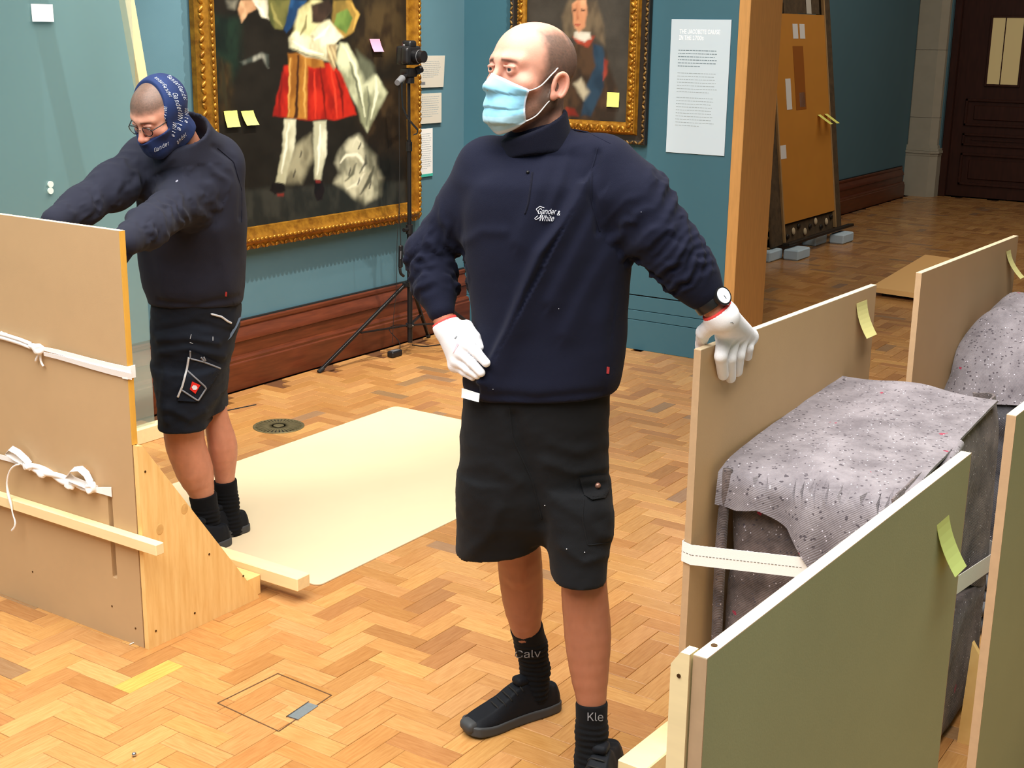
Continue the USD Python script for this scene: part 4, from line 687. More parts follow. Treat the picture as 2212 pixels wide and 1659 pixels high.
# ---------------- people: distance-field modelling ----------------
FWD = np.array([math.sin(AZ), math.cos(AZ), 0.]); RGT = np.array([math.cos(AZ), -math.sin(AZ), 0.])
class Vol:
    """A grid of signed distances; shapes are blended in, then the zero surface is meshed."""
    def __init__(s, lo, hi, h):
        s.h = h; s.ax = [np.arange(a, b + h, h) for a, b in zip(lo, hi)]; s.D = np.full([len(a) for a in s.ax], .3, np.float32)
    def sl(s, lo, hi):
        r = []
        for a, l, u in zip(s.ax, lo, hi):
            i, j = np.searchsorted(a, l), np.searchsorted(a, u)
            if j - i < 1: return None
            r.append(slice(max(i - 1, 0), min(j + 1, len(a))))
        return tuple(r)
    def xyz(s, sl): return s.ax[0][sl[0]][:, None, None], s.ax[1][sl[1]][None, :, None], s.ax[2][sl[2]][None, None, :]
    def put(s, fn, lo, hi, k=.01, op='add'):
        pad = k + 3 * s.h; sl = s.sl(np.asarray(lo) - pad, np.asarray(hi) + pad)
        if sl is None: return s
        d = np.asarray(fn(*s.xyz(sl)), np.float32); c = s.D[sl]
        if op == 'add': h = np.maximum(k - np.abs(c - d), 0) / max(k, 1e-6); s.D[sl] = np.minimum(c, d) - h * h * k / 4
        else: d = -d; h = np.maximum(k - np.abs(c - d), 0) / max(k, 1e-6); s.D[sl] = np.maximum(c, d) + h * h * k / 4
        return s
    def cap(s, a, b, ra, rb, k=.01, op='add', sq=(1, 1, 1)):
        a, b, q = np.asarray(a, float), np.asarray(b, float), np.asarray(sq, float); e = (b - a) * q; L = e @ e + 1e-12
        def fn(X, Y, Z):
            x, y, z = (X - a[0]) * q[0], (Y - a[1]) * q[1], (Z - a[2]) * q[2]; t = np.clip((x * e[0] + y * e[1] + z * e[2]) / L, 0, 1)
            return np.sqrt((x - t * e[0]) ** 2 + (y - t * e[1]) ** 2 + (z - t * e[2]) ** 2) - (ra + t * (rb - ra))
        r = max(ra, rb) / min(q); return s.put(fn, np.minimum(a, b) - r, np.maximum(a, b) + r, k, op)
    def chain(s, pts, rad, k=.01, op='add'):
        for a, b, ra, rb in zip(pts[:-1], pts[1:], rad[:-1], rad[1:]): s.cap(a, b, ra, rb, k, op)
        return s
    def ell(s, c, r, k=.01, op='add', R=np.eye(3)):
        c, r = np.asarray(c, float), np.asarray(r, float)
        def fn(X, Y, Z):
            x, y, z = X - c[0], Y - c[1], Z - c[2]; u = [(R[i][0] * x + R[i][1] * y + R[i][2] * z) / r[i] for i in range(3)]
            n = np.sqrt(u[0] ** 2 + u[1] ** 2 + u[2] ** 2); g = np.sqrt((u[0] / r[0]) ** 2 + (u[1] / r[1]) ** 2 + (u[2] / r[2]) ** 2) + 1e-9
            return n * (n - 1) / g
        m = r.max(); return s.put(fn, c - m, c + m, k, op)
    def tub(s, sec, k=.02, op='add', e=2.3, ends=True):
        """Upright tube of (height, centre r, centre f, half width, half depth) sections."""
        S = np.array(sorted(sec)); P = PchipInterpolator(S[:, 0], S[:, 1:])
        def fn(X, Y, Z):
            z = np.clip(Z.ravel(), S[0, 0], S[-1, 0]); v = P(z); cr, cf, a, b = (v[:, i][None, None, :] for i in range(4))
            n = (np.abs((X - cr) / a) ** e + np.abs((Y - cf) / b) ** e) ** (1 / e); d = (n - 1) * np.minimum(a, b)
            return np.maximum(d, np.maximum(Z - S[-1, 0], S[0, 0] - Z)) if ends else d
        return s.put(fn, (np.min(S[:, 1] - S[:, 3]), np.min(S[:, 2] - S[:, 4]), S[0, 0]), (np.max(S[:, 1] + S[:, 3]), np.max(S[:, 2] + S[:, 4]), S[-1, 0]), k, op)
    def half(s, p, n, k=.004, lo=None, hi=None):
        """Cuts away what lies on the side of the plane at p to which n points."""
        p, n = np.asarray(p, float), np.asarray(n, float); n = n / np.linalg.norm(n); lo = [a[0] for a in s.ax] if lo is None else lo; hi = [a[-1] for a in s.ax] if hi is None else hi
        return s.put(lambda X, Y, Z: -((X - p[0]) * n[0] + (Y - p[1]) * n[1] + (Z - p[2]) * n[2]), lo, hi, k, 'sub')
    def mesh(s, smooth=2):
        D = s.D; D[0], D[-1], D[:, 0], D[:, -1], D[:, :, 0], D[:, :, -1] = .3, .3, .3, .3, .3, .3
        I = D < 0; n = np.array(D.shape); cnt = np.zeros(n - 1, np.int8); co = [(a, b, c) for a in (0, 1) for b in (0, 1) for c in (0, 1)]
        sub = lambda A, o: A[o[0]:n[0] - 1 + o[0], o[1]:n[1] - 1 + o[1], o[2]:n[2] - 1 + o[2]]
        for o in co: cnt += sub(I, o)
        act = np.argwhere((cnt > 0) & (cnt < 8)); idx = np.full(n - 1, -1, np.int64); idx[tuple(act.T)] = np.arange(len(act)); pos = np.zeros((len(act), 3)); w = np.zeros(len(act))
        for o in co:
            for x in range(3):
                if o[x]: continue
                q = list(o); q[x] = 1; d0, d1 = D[tuple((act + o).T)], D[tuple((act + q).T)]; m = (d0 < 0) != (d1 < 0); t = np.where(m, d0 / np.where(m, d0 - d1, 1), 0)
                p = np.array(o, float) + t[:, None] * np.eye(3)[x]; pos += p * m[:, None]; w += m
        v = (pos / w[:, None] + act) * s.h + [a[0] for a in s.ax]; F = []
        for x in range(3):
            y, z = (x + 1) % 3, (x + 2) % 3; a = [slice(None)] * 3; b = [slice(None)] * 3; a[x], b[x] = slice(0, -1), slice(1, None); ch = I[tuple(a)] != I[tuple(b)]
            e = np.argwhere(ch); e = e[(e[:, y] > 0) & (e[:, z] > 0) & (e[:, y] < n[y] - 1) & (e[:, z] < n[z] - 1)]; inside = I[tuple(e.T)]
            def cell(dy, dz): c = e.copy(); c[:, y] += dy; c[:, z] += dz; return idx[tuple(c.T)]
            q = np.c_[cell(-1, -1), cell(0, -1), cell(0, 0), cell(-1, 0)]; q[~inside] = q[~inside][:, ::-1]; F += [q[:, [0, 1, 2]], q[:, [0, 2, 3]]]
        m = T(v, np.vstack(F))
        f = m.faces; e = np.vstack([f[:, [0, 1]], f[:, [1, 2]], f[:, [2, 0]]]); A = coo_matrix((np.ones(2 * len(e)), (np.r_[e[:, 0], e[:, 1]], np.r_[e[:, 1], e[:, 0]])), shape=(len(v), len(v))).tocsr(); A.data[:] = 1; dg = np.maximum(np.asarray(A.sum(1)).ravel(), 1)[:, None]; x = m.vertices.copy()
        for _ in range(smooth):
            x = x + .5 * (A @ x / dg - x); x = x - .52 * (A @ x / dg - x)
        return T(x, f)
def vnormals(m):
    v, f = m.vertices, m.faces; n = np.zeros_like(v); fn = np.cross(v[f[:, 1]] - v[f[:, 0]], v[f[:, 2]] - v[f[:, 0]])
    for k in range(3): np.add.at(n, f[:, k], fn)
    return n / (np.linalg.norm(n, axis=1, keepdims=True) + 1e-12)
class Man:
    def __init__(s, G): s.G = np.array([*G, 0.]); s.M = (RGT, -FWD, np.array([0, 0, 1.]))
    def L(s, x, y, f=0.):
        d = ray(x, y); t = ((s.G - EYE) @ FWD - f) / (d @ FWD); return s.loc(EYE + t * d)
    def loc(s, p): q = np.asarray(p, float) - s.G; return np.stack([q @ RGT, -(q @ FWD), q[..., 2]], -1)
    def world(s, p): return s.G + np.asarray(p)[..., 0:1] * RGT - np.asarray(p)[..., 1:2] * FWD + np.asarray(p)[..., 2:3] * np.array([0, 0, 1.])
    def W(s, m): return T(s.world(m.vertices), m.faces[:, ::-1])
    def sec(s, rows):
        """(pixel row, left, right, f, depth): a section whose sides fall on those pixels."""
        o = []
        for y, l, r, f, b in rows: a, c = s.L(l, y, f), s.L(r, y, f); o.append(((a[2] + c[2]) / 2, (a[0] + c[0]) / 2, f, (c[0] - a[0]) / 2, b))
        return o
    def P(s, rows): return [s.L(x, y, f) for x, y, f in rows]
    def px(s, p): return px_of(s.world(p))
def fine(pts, rad, n=16):
    p = np.asarray(pts, float); t = np.r_[0, np.cumsum(np.linalg.norm(np.diff(p, axis=0), axis=1))]; q = np.linspace(0, t[-1], n); return PchipInterpolator(t, p)(q), PchipInterpolator(t, np.asarray(rad, float))(q)
def sleeve(m, pts, amp, freq, seed, lo=.25, hi=1.0, tw=.6):
    """Wrinkles round a sleeve that runs through pts."""
    pts = np.array(pts); n = vnormals(m); v = m.vertices; cum = np.r_[0, np.cumsum(np.linalg.norm(np.diff(pts, axis=0), axis=1))]; best = np.full(len(v), 9.); S = np.zeros(len(v)); A = np.zeros(len(v))
    for i in range(len(pts) - 1):
        e = pts[i + 1] - pts[i]; L = np.linalg.norm(e); w = v - pts[i]; t = np.clip(w @ e / L ** 2, 0, 1); q = w - t[:, None] * e; d = np.linalg.norm(q, axis=1); k = d < best; best[k] = d[k]; S[k] = (cum[i] + t * L)[k]
        _, a, b = frame3(e); A[k] = np.arctan2(q @ b, q @ a)[k]
    s = S / cum[-1]; wob = meshkit.fbm(np.c_[np.cos(A) * 1.4, np.sin(A) * 1.4, S * 7], 3, seed); ph = S * freq + wob * 2.2 + tw * np.sin(A + seed); r = (.5 + .5 * np.cos(2 * np.pi * ph)) ** 1.5 - .42
    env = sstep(lo - .15, lo + .1, s) * sstep(hi + .02, hi - .06, s) * np.clip(meshkit.noise(np.c_[np.cos(A) * 1.2 + 5, np.sin(A) * 1.2, S * 9]) * 1.7 - .2, .0, 1.) * (best < .11)
    m.vertices = v + n * (amp * r * env)[:, None]; return m
def folds(man, m, fl_, f0=.1):
    """Raised folds along pixel polylines on the side of a garment that faces +f. (points, width left, width right, height)."""
    n = vnormals(m); v = m.vertices.copy(); q = man.px(v)
    for pts, wl, wr, amp in fl_:
        P = np.asarray(pts, float); d = line_d(q, P); e = P[-1] - P[0]; side = np.sign((q[:, 0] - P[0, 0]) * e[1] - (q[:, 1] - P[0, 1]) * e[0]); w = np.where(side > 0, wl, wr)
        v += n * (amp * np.exp(-(d / w) ** 2) * sstep(-.1, .35, n[:, 1]))[:, None]
    m.vertices = v; return m
class Skin:
    """Finds points on the seen surface of a mesh (world) at pixels of the photograph, to lay prints and trims on it."""
    def __init__(s, m):
        n = vnormals(m); v = m.vertices; k = ((v - EYE) * n).sum(1) < -.02; s.v = v[k]; s.t = cKDTree(px_of(s.v)); s.d = (s.v - EYE) @ RW[2]
    def at(s, q, lift=.001):
        q = np.atleast_2d(np.asarray(q, float)); dist, i = s.t.query(q, 10); d = s.d[i]; w = (d < d.min(1, keepdims=True) + .03) / (dist + .6) ** 2; dep = (d * w).sum(1) / w.sum(1)
        r = (np.c_[(q - CEN) / FPX, np.ones(len(q))]) @ RW; return EYE + r * (dep - np.broadcast_to(lift, dep.shape))[:, None]
    def line(s, pts, r, n=24, lift=.0): p = np.asarray(pts, float); t = np.linspace(0, len(p) - 1, n); q = np.c_[np.interp(t, range(len(p)), p[:, 0]), np.interp(t, range(len(p)), p[:, 1])]; return tube(s.at(q, lift), r, 6)
    def patch(s, poly, thick, lift=.0, step=4):
        pg = Polygon(poly); tri = trimesh.creation.triangulate_polygon(pg, engine='earcut'); m = T(np.c_[tri[0], np.zeros(len(tri[0]))], tri[1])
        for _ in range(6):
            if m.edges_unique_length.max() < step * 1.6: break
            v, f = trimesh.remesh.subdivide_to_size(m.vertices, m.faces, step * 1.5, max_iter=8); m = T(v, f)
        m.merge_vertices(); q = m.vertices[:, :2]; a, b = s.at(q, lift), s.at(q, lift + thick); n = len(q); E = m.edges_sorted; u, c = np.unique(E, axis=0, return_counts=True); bd = {tuple(x) for x in u[c == 1]}; sd = []
        for e in m.edges:
            if tuple(sorted(e)) in bd: sd += [[e[0], e[1], e[1] + n], [e[0], e[1] + n, e[0] + n]]
        o = T(np.vstack([a, b]), np.vstack([m.faces[:, ::-1], m.faces + n, np.array(sd)])); trimesh.repair.fix_normals(o); return o
    def text(s, m, org, ex, ey, lift=.0006):
        """Lettering m (x, y in metres, z up) laid with its x and y along pixel vectors ex, ey per metre."""
        v = m.vertices; q = np.asarray(org, float) + v[:, :1] * np.asarray(ex, float) + v[:, 1:2] * np.asarray(ey, float); return T(s.at(q, lift + v[:, 2]), m.faces)

# materials of people
SKIN = mat('skin', (255, 255, 255), .46, attr=True, var=.08, scale=60, bump=.12, bscale=420, subsurface_weight=.12, subsurface_scale=.006, subsurface_radius=(1., .35, .2), spec=.4)
EYEM = mat('eye', (255, 255, 255), .12, attr=True)
def cloth(name, c, var=.12, rough=.9, sheen=.03, sc=5): return mat(name, c, rough, var=var, scale=sc, bump=.35, bscale=900, spec=.15, sheen=sheen)
NAVY = cloth('navy_sweatshirt', (19, 22, 40)); NAVYR = cloth('navy_ribbing', (23, 26, 45)); NAVYD = cloth('navy_collar', (17, 19, 34)); SLATE = cloth('faded_navy_sweatshirt', (40, 42, 55), .15)
SHORT = cloth('black_work_cotton', (22, 23, 26), .2, .85, .03, 9); SHORT2 = cloth('charcoal_work_cotton', (27, 32, 42), .2, .85, .03, 9); SOCK = cloth('black_sock', (14, 15, 18)); SHOE = cloth('black_shoe', (18, 21, 27), .15, .6, .02); SOLE = mat('dark_grey_rubber', (58, 60, 62), .6)
GLOVE = cloth('white_glove', (236, 236, 240), .03, .8, .1); REDB = mat('red_glove_cuff', (226, 70, 66), .8); MASKB = mat('mask_blue', (255, 255, 255), .85, attr=True, spec=.1, sheen=.2); ELAST = mat('white_elastic', (240, 236, 230), .8); PRINT = mat('white_embroidery', (232, 234, 244), .7); SOCKP = mat('grey_knit_letters', (128, 130, 136), .9)
GAIT = mat('navy_gaiter', (22, 48, 100), .8, var=.3, scale=9, sheen=.03, dark=(16, 34, 78)); GAITP = mat('gaiter_print', (214, 222, 236), .8); GLASSF = mat('spectacle_frame', (24, 24, 28), .3)

def skull(hair, beard, base=(214, 157, 134), h=.0023, ears=True, neck=-.19):
    """Head in its own axes: x to the person's left, y forward, z up, origin between the ears at eye level."""
    V = Vol((-.105, -.13, -.19), (.105, .145, .14), h)
    V.ell((0, -.014, .034), (.077, .098, .082), .01); V.ell((0, .026, .016), (.067, .064, .076), .03); V.ell((0, .03, -.058), (.056, .06, .06), .03); V.ell((0, .062, -.1), (.026, .024, .022), .03)
    for s in (-1, 1):
        V.cap((s * .056, -.004, -.055), (s * .018, .07, -.103), .018, .018, .03); V.ell((s * .047, .058, -.026), (.024, .022, .02), .025); V.cap((s * .012, .090, .022), (s * .045, .072, .022), .009, .009, .018)
    V.cap((0, -.03, -.05), (0, -.045, neck), .056, .06, .03)
    for s in (-1, 1): V.ell((s * .032, .097, .003), (.019, .017, .014), .012, 'sub')
    V.cap((0, .090, .010), (0, .112, -.034), .0075, .0105, .012); V.ell((0, .114, -.038), (.0125, .011, .0105), .008)
    for s in (-1, 1): V.ell((s * .0125, .101, -.042), (.008, .011, .008), .008); V.ell((s * .006, .108, -.05), (.004, .006, .004), .003, 'sub')
    V.cap((-.018, .092, -.069), (.018, .092, -.069), .006, .006, .008); V.cap((-.016, .090, -.079), (.016, .090, -.079), .007, .007, .008); V.cap((-.022, .1, -.0735), (.022, .1, -.0735), .002, .002, .004, 'sub')
    for s in (-1, 1):
        V.ell((s * .032, .0805, .003), (.0148, .0148, .0142), .005); V.cap((s * .024, .098, .0015), (s * .041, .0945, .0025), .0036, .0036, .003, 'sub'); V.ell((s * .0325, .1, .002), (.0085, .012, .0044), .002, 'sub'); V.cap((s * .018, .0945, .009), (s * .045, .088, .0085), .0026, .0026, .004)
    m0 = V.D.copy()
    for s in (-1, 1) if ears else ():
        ca, sa = math.cos(.35), math.sin(.35); R = np.array([[ca, s * sa, 0], [-s * sa, ca, .22], [0, -.22, 1]]); c = np.array([s * .080, -.016, -.019])
        V.ell(c, (.007, .017, .029), .006, 'add', R)
        V.ell(c + [s * .006, .003, -.001], (.0075, .0115, .02), .004, 'sub', R)
        a = np.linspace(-.9, 4.1, 22); ring = [c + R.T @ np.array([s * .006 + s * .003 * np.sin(t), .0158 * np.cos(t) * -1, .0268 * np.sin(t)]) for t in a]
        for p, q in zip(ring[:-1], ring[1:]): V.cap(p, q, .0042, .0042, .003)
        V.ell(c + R.T @ np.array([s * .003, .007, -.026]), (.006, .009, .009), .006, 'add', R); V.ell(c + R.T @ np.array([s * .005, .013, -.003]), (.004, .005, .009), .004, 'add', R)
    m = V.mesh(2); v = m.vertices; x, y, z = v.T; ax_ = np.abs(x); C = np.tile(lin(base), (len(v), 1)); nz = meshkit.fbm(v * 60, 3, 3)
    def mix(w, c): nonlocal C; w = np.clip(w, 0, 1)[:, None]; C = C * (1 - w) + lin(c) * w
    mix(.55 * np.exp(-(((ax_ - .045) / .025) ** 2 + ((z + .03) / .025) ** 2)) * (y > .02), (214, 124, 106)); mix(.6 * np.exp(-((ax_ / .018) ** 2 + ((z + .04) / .022) ** 2)) * (y > .09), (214, 122, 104)); mix(.35 * (ax_ > .078), (216, 130, 112))
    mix(.75 * np.exp(-(((z + .074) / .009) ** 2 + (ax_ / .022) ** 4)) * (y > .075), (188, 104, 96))
    edge = hair(ax_, y, z) + (nz - .5) * .016; mix((.84 + .14 * (meshkit.noise(v * 330) - .5)) * sstep(-.014, .016, edge) * (ax_ < .079 + .02 * (y < -.05)), (70, 64, 56))
    if beard: mix((.72 + .16 * (meshkit.noise(v * 350) - .5)) * sstep(.012, -.012, z + .042 + (y < .04) * (y - .04) * .2 + (nz - .5) * .02) * sstep(-.035, -.012, y) * (ax_ < .076), (84, 64, 52))
    br = np.exp(-((z - .0200 - .12 * (.034 - ax_) * (ax_ < .034) + .1 * np.maximum(ax_ - .034, 0)) / .0042) ** 2) * sstep(.010, .015, ax_) * sstep(.054, .044, ax_) * (y > .05); mix(.9 * br * (.6 + .7 * nz), (70, 48, 38))
    mix(.5 * np.exp(-(((ax_ - .032) / .02) ** 2 + ((z - .008) / .010) ** 2)) * (y > .06), (178, 112, 98))
    ev = []
    for s in (-1, 1):
        e = trimesh.creation.icosphere(4, .0123); ev.append((e, s))
    return m, C, ev, V, m0
def eye_mesh(e, s, look):
    look = np.asarray(look, float); look /= np.linalg.norm(look); d = e.vertices / .0123 @ look; C = np.where((d > .985)[:, None], lin(18, 14, 14), np.where((d > .9)[:, None], lin(62, 66, 64), np.where((d > .885)[:, None], lin(50, 50, 52), lin(228, 220, 214))))
    return T(e.vertices + [s * .032, .0812, .003], e.faces), C
def head_axes(man, c, psi, th, ro=0.):
    """Matrix columns (r, f, u) of the head's x, y, z."""
    ex = np.array([math.cos(psi), math.sin(psi), 0]); ey = np.array([-math.sin(psi) * math.cos(th), math.cos(psi) * math.cos(th), math.sin(th)]); ez = np.array([math.sin(psi) * math.sin(th), -math.cos(psi) * math.sin(th), math.cos(th)])
    ex, ez = ex * math.cos(ro) + ez * math.sin(ro), ez * math.cos(ro) - ex * math.sin(ro); return np.stack([ex, ey, ez], 1), np.asarray(c, float)
def HW(man, m, A): return man.W(T(m.vertices @ A[0].T + A[1], m.faces))

def shoe(man, heel, toe, left, label, parent):
    """Trainer from heel to toe (floor points)."""
    heel, toe = np.asarray(heel, float), np.asarray(toe, float); d = toe - heel; Ln = np.linalg.norm(d[:2]); ex = np.array([d[0], d[1], 0]) / Ln; ey = np.array([-ex[1], ex[0], 0]) * 1.0; k = Ln / .29
    V = Vol((-.03, -.075, -.01), (.33, .075, .16), .004); lat = (1 if left else -1)
    out = [(0, .0, .034), (.03, .0, .037), (.09, .002, .036), (.15, .004, .040), (.21, .006, .047), (.25, .003, .043), (.28, -.002, .03)]
    top = [(0, .075), (.02, .092), (.06, .088), (.09, .105), (.12, .098), (.16, .076), (.21, .056), (.25, .046), (.285, .034)]
    f1, f2, f3 = PchipInterpolator(*np.array(out)[:, [0, 2]].T), PchipInterpolator(*np.array(out)[:, [0, 1]].T), PchipInterpolator(*np.array(top).T)
    def body(z0, grow, zt):
        def fn(X, Y, Z):
            t = np.clip(X.ravel(), 0, .28); w = (f1(t) + grow)[:, None, None]; c = (f2(t) * lat)[:, None, None]; tp = (f3(t) if zt is None else np.full(len(t), zt))[:, None, None]; u = np.clip((Z - z0) / (tp - z0), 0, 1)
            wz = w * (1 - (.42 if zt is None else 0) * u ** 2.2); dx = np.maximum(np.maximum(-X - .004, X - .284), -1); over = np.maximum(np.maximum(-X, X - .25 - .0), 0)
            dy = np.sqrt((Y - c) ** 2 + (over * 1.15) ** 2) - wz; return np.maximum(np.maximum(dy, Z - tp), z0 - Z) * .8
        return fn
    V.put(body(.022, 0, None), (-.02, -.07, .0), (.3, .07, .13), .004)
    V.cap((.02, 0, .11), (.055, 0, .15), .031, .032, .02, 'sub'); up = V.mesh(3)
    V2 = Vol((-.03, -.075, -.01), (.33, .075, .06), .004); V2.put(body(.0, .004, .028), (-.02, -.07, -.005), (.3, .07, .05), .003); so = V2.mesh(3)
    so.vertices[:, 2] += .012 * sstep(.2, .31, so.vertices[:, 0]) * 1.0 - 0
    pl = lambda m: axes(T(m.vertices * [k, k, 1], m.faces), ex, -ey if np.cross(ex, ey)[2] < 0 else ey, (0, 0, 1), heel)
    g = put('shoe', pl(up), SHOE, parent, smooth=True, label=label); put('sole', pl(so), SOLE, g, smooth=True); lc = []
    for i in range(5):
        x = .105 + i * .019; z = f3(x) + .001; put('lace', pl(tube([(x, -.024, z - .012), (x + .004, -.012, z - .001), (x + .007, .012, z - .001), (x + .002, .024, z - .012)], .0028, 6, smooth=10)), RUBBER, g, smooth=True)
    put('toe_cap', pl(rbox((.268, -.001 * lat, .03), (.018, .028, .016), .014, .008)), SOLE, g, smooth=True); put('tongue', pl(rbox((.098, 0, .112), (.022, .02, .012), .01, .008)), SHOE, g, smooth=True)
    return g
def sock(man, pts, rad, parent, label):
    V = Vol(np.min(pts, 0) - .08, np.max(pts, 0) + .08, .004); V.chain(pts, rad, .012); d = pts[1] - pts[0]; V.half(pts[0], -d); m = V.mesh(2); n = vnormals(m); m.vertices += n * (.0018 * np.sin(m.vertices[:, 2] * 420 + 3 * meshkit.noise(m.vertices * 30)))[:, None] * sstep(pts[0][2] - .03, pts[0][2] - .06, m.vertices[:, 2])[:, None]
    w = man.W(m); return put('sock', w, SOCK, parent, smooth=True, label=label), w
def hand(fingers, palm, k=.009, h=.0026, cut=None):
    """fingers: list of (points, radii); palm: list of (a, b, ra, rb)."""
    A = np.vstack([np.vstack(f[0]) for f in fingers] + [np.array([p[0], p[1]]) for p in palm]); V = Vol(A.min(0) - .04, A.max(0) + .04, h)
    for a, b, ra, rb in palm: V.cap(a, b, ra, rb, .014)
    F = [Vol(A.min(0) - .04, A.max(0) + .04, h) for f in fingers]
    for f, v in zip(fingers, F): v.chain(f[0], f[1], .004)
    tot = F[0].D
    for v in F[1:]: tot = np.minimum(tot, v.D)
    d = tot; c = V.D; hh = np.maximum(k - np.abs(c - d), 0) / k; V.D = np.minimum(c, d) - hh * hh * k / 4
    if cut: V.half(cut[0], cut[1], .002)
    return V.mesh(2)

# ---------------- the masked man in the foreground ----------------
m1 = Man((2.62, 1.62)); p1 = thing('person', 'person in navy sweatshirt, blue face mask and white gloves standing hand on hip', 'person', (2.62, 1.62, 0))
A1 = head_axes(m1, m1.L(1147, 162, .0), math.radians(50), math.radians(7))
hair1 = lambda a, y, z: np.minimum(np.minimum(a - .055 - .35 * (z - .02), 9) + .0, .034 - y) if 0 else np.minimum(np.maximum(a - (.052 - .1 * np.maximum(z - .05, 0)), -y - .035 - .1 * (z - .05)), np.minimum(.028 - y, z + .075))
hm, hc, ev, HV, H0 = skull(hair1, True)
# body below the head: one skin surface, mostly under clothes
B = Vol((-.6, -.45, .05), (.6, .35, 1.62), .007); P = m1.P
nk = A1[0] @ np.array([0, -.045, -.15]) + A1[1]; B.cap(nk, m1.L(1172, 330, -.03), .056, .06, .02)
B.tub(m1.sec([(400, 1060, 1290, -.01, .08), (420, 1050, 1300, -.01, .09), (540, 1040, 1330, 0, .1), (700, 1050, 1325, 0, .1), (850, 1030, 1300, 0, .1), (950, 1020, 1290, 0, .1)]), .03)
RA = P([(1052, 365, -.03), (1000, 450, -.05), (925, 545, -.06), (938, 615, -.02), (951, 670, .025), (964, 702, .036)]); LA = P([(1306, 366, .03), (1375, 432, .06), (1425, 505, .09), (1465, 556, .1), (1496, 597, .108), (1520, 630, .115), (1549, 670, .12)])
B.chain(RA, [.045, .04, .034, .03, .0255, .0255], .005); B.chain(LA, [.045, .045, .038, .034, .031, .031, .031], .005)
RL = P([(1080, 960, -.01), (1108, 1110, -.06), (1122, 1205, -.10), (1129, 1290, -.145), (1138, 1368, -.172), (1149, 1470, -.2), (1158, 1530, -.215)]); H1, T1 = fl(1186, 1530) * [1, 1, 0] + [0, 0, .0005], fl(998, 1594) * [1, 1, 0]; K1 = H1 + (T1 - H1) / np.linalg.norm(T1 - H1) * .05; RL[-2], RL[-1] = m1.loc(K1 + [.0, 0, .17]), m1.loc(K1 + [0, 0, .09]); LL = P([(1240, 960, .02), (1258, 1150, .06), (1262, 1270, .08), (1269, 1360, .085), (1273, 1450, .10), (1278, 1525, .115), (1278, 1620, .125)])
B.chain(*fine(RL, [.06, .055, .0565, .0535, .0365, .030, .028], 22), .002); B.chain(*fine(LL, [.05, .05, .0555, .057, .0475, .0345, .029], 22), .002)
B.cap(RL[2] + [0, -.025, -.05], RL[3] + [.0, -.03, -.01], .032, .028, .03); B.cap(LL[2] + [0, -.025, -.05], LL[3] + [0, -.03, .0], .032, .03, .03); B.cap(RL[2] + [0, .03, .0], RL[2] + [0, .028, -.04], .026, .022, .02); B.cap(LL[2] + [0, .03, 0], LL[2] + [0, .028, -.04], .026, .022, .02)
bm = m1.W(B.mesh(3)); bc = np.tile(lin(180, 120, 94), (len(bm.vertices), 1)); hz_ = meshkit.fbm(bm.vertices * [70, 70, 14], 3, 2)[:, None]; lw = sstep(.7, .55, bm.vertices[:, 2])[:, None]; bc = bc * (1 - lw * .55) + lw * .55 * lin(128, 78, 56) * (.7 + .6 * hz_)
hw = HW(m1, hm, A1); put('body', T(np.vstack([hw.vertices, bm.vertices]), np.vstack([hw.faces, bm.faces + len(hw.vertices)])), SKIN, p1, smooth=True, col=np.vstack([hc, bc]))
for e, s in ev:
    em, ec = eye_mesh(e, s, (.12, .95, .02)); put('eye', HW(m1, em, A1), EYEM, p1, smooth=True, col=ec)
# sweatshirt
SW = Vol((-.5, -.3, .72), (.55, .35, 1.66), .006)
SW.tub(m1.sec([(330, 1085, 1262, -.015, .07), (355, 1046, 1300, -.01, .10), (400, 1004, 1342, 0, .12), (470, 996, 1360, .0, .132), (540, 1002, 1364, .0, .138), (620, 1012, 1359, 0, .136), (700, 1019, 1355, 0, .136), (780, 1008, 1347, 0, .142), (815, 1000, 1340, 0, .146), (838, 1001, 1331, 0, .142), (880, 1005, 1322, 0, .135)]), .03)
SW.cap(m1.L(1150, 342, -.02), RA[0] + [0, 0, .0], .056, .060, .05); SW.cap(m1.L(1188, 320, -.02), LA[0], .052, .062, .05)
SW.chain(RA[:5], [.066, .056, .048, .043, .031], .04); SW.chain(LA[:6], [.068, .069, .059, .053, .047, .041], .05)
hemz = m1.L(1165, 872, .135)[2]; SW.half((0, 0, hemz), (.03, 0, -1), .01)
nb, nt = m1.L(1172, 338, -.02), m1.L(1154, 250, .005); SW.cap(nb, nb + (nt - nb) * .3, .079, .074, .02)
CO = Vol(nb - .2, nt + .25, .004); CO.cap(nb - (nt - nb) * .25 + [-.012, .012, 0], nt + (nt - nb) * .4, .091, .071, .002)
c0, c1 = m1.L(1092, 297, .0), m1.L(1222, 236, .0); cn = np.array([-(c1 - c0)[2], 0, (c1 - c0)[0]]); CO.half(c0, cn + [0, .12 * np.linalg.norm(cn), 0], .004); CO.half(nb + (nb - nt) * .12 + [0, .0, 0], nb - nt + [-.01, .05, 0], .006)
CO.cap(nb + (nt - nb) * .3, nt + (nt - nb) * .6, .0655, .0645, .004, 'sub'); CM = CO.mesh(2); CM.vertices += vnormals(CM) * (.004 * (meshkit.fbm(CM.vertices * 16, 2, 3) - .5))[:, None]; put('collar', m1.W(CM), NAVYD, p1, smooth=True)
sm = SW.mesh(2)
sm = sleeve(sm, RA[:5], .009, 22, 3, .4, .93); sm = sleeve(sm, LA[:6], .010, 24, 8, .3, .93, .9); sm = sleeve(sm, LA[:6], .006, 44, 21, .62, .95, .5); sm = sleeve(sm, RA[:5], .005, 44, 23, .55, .95, .5)
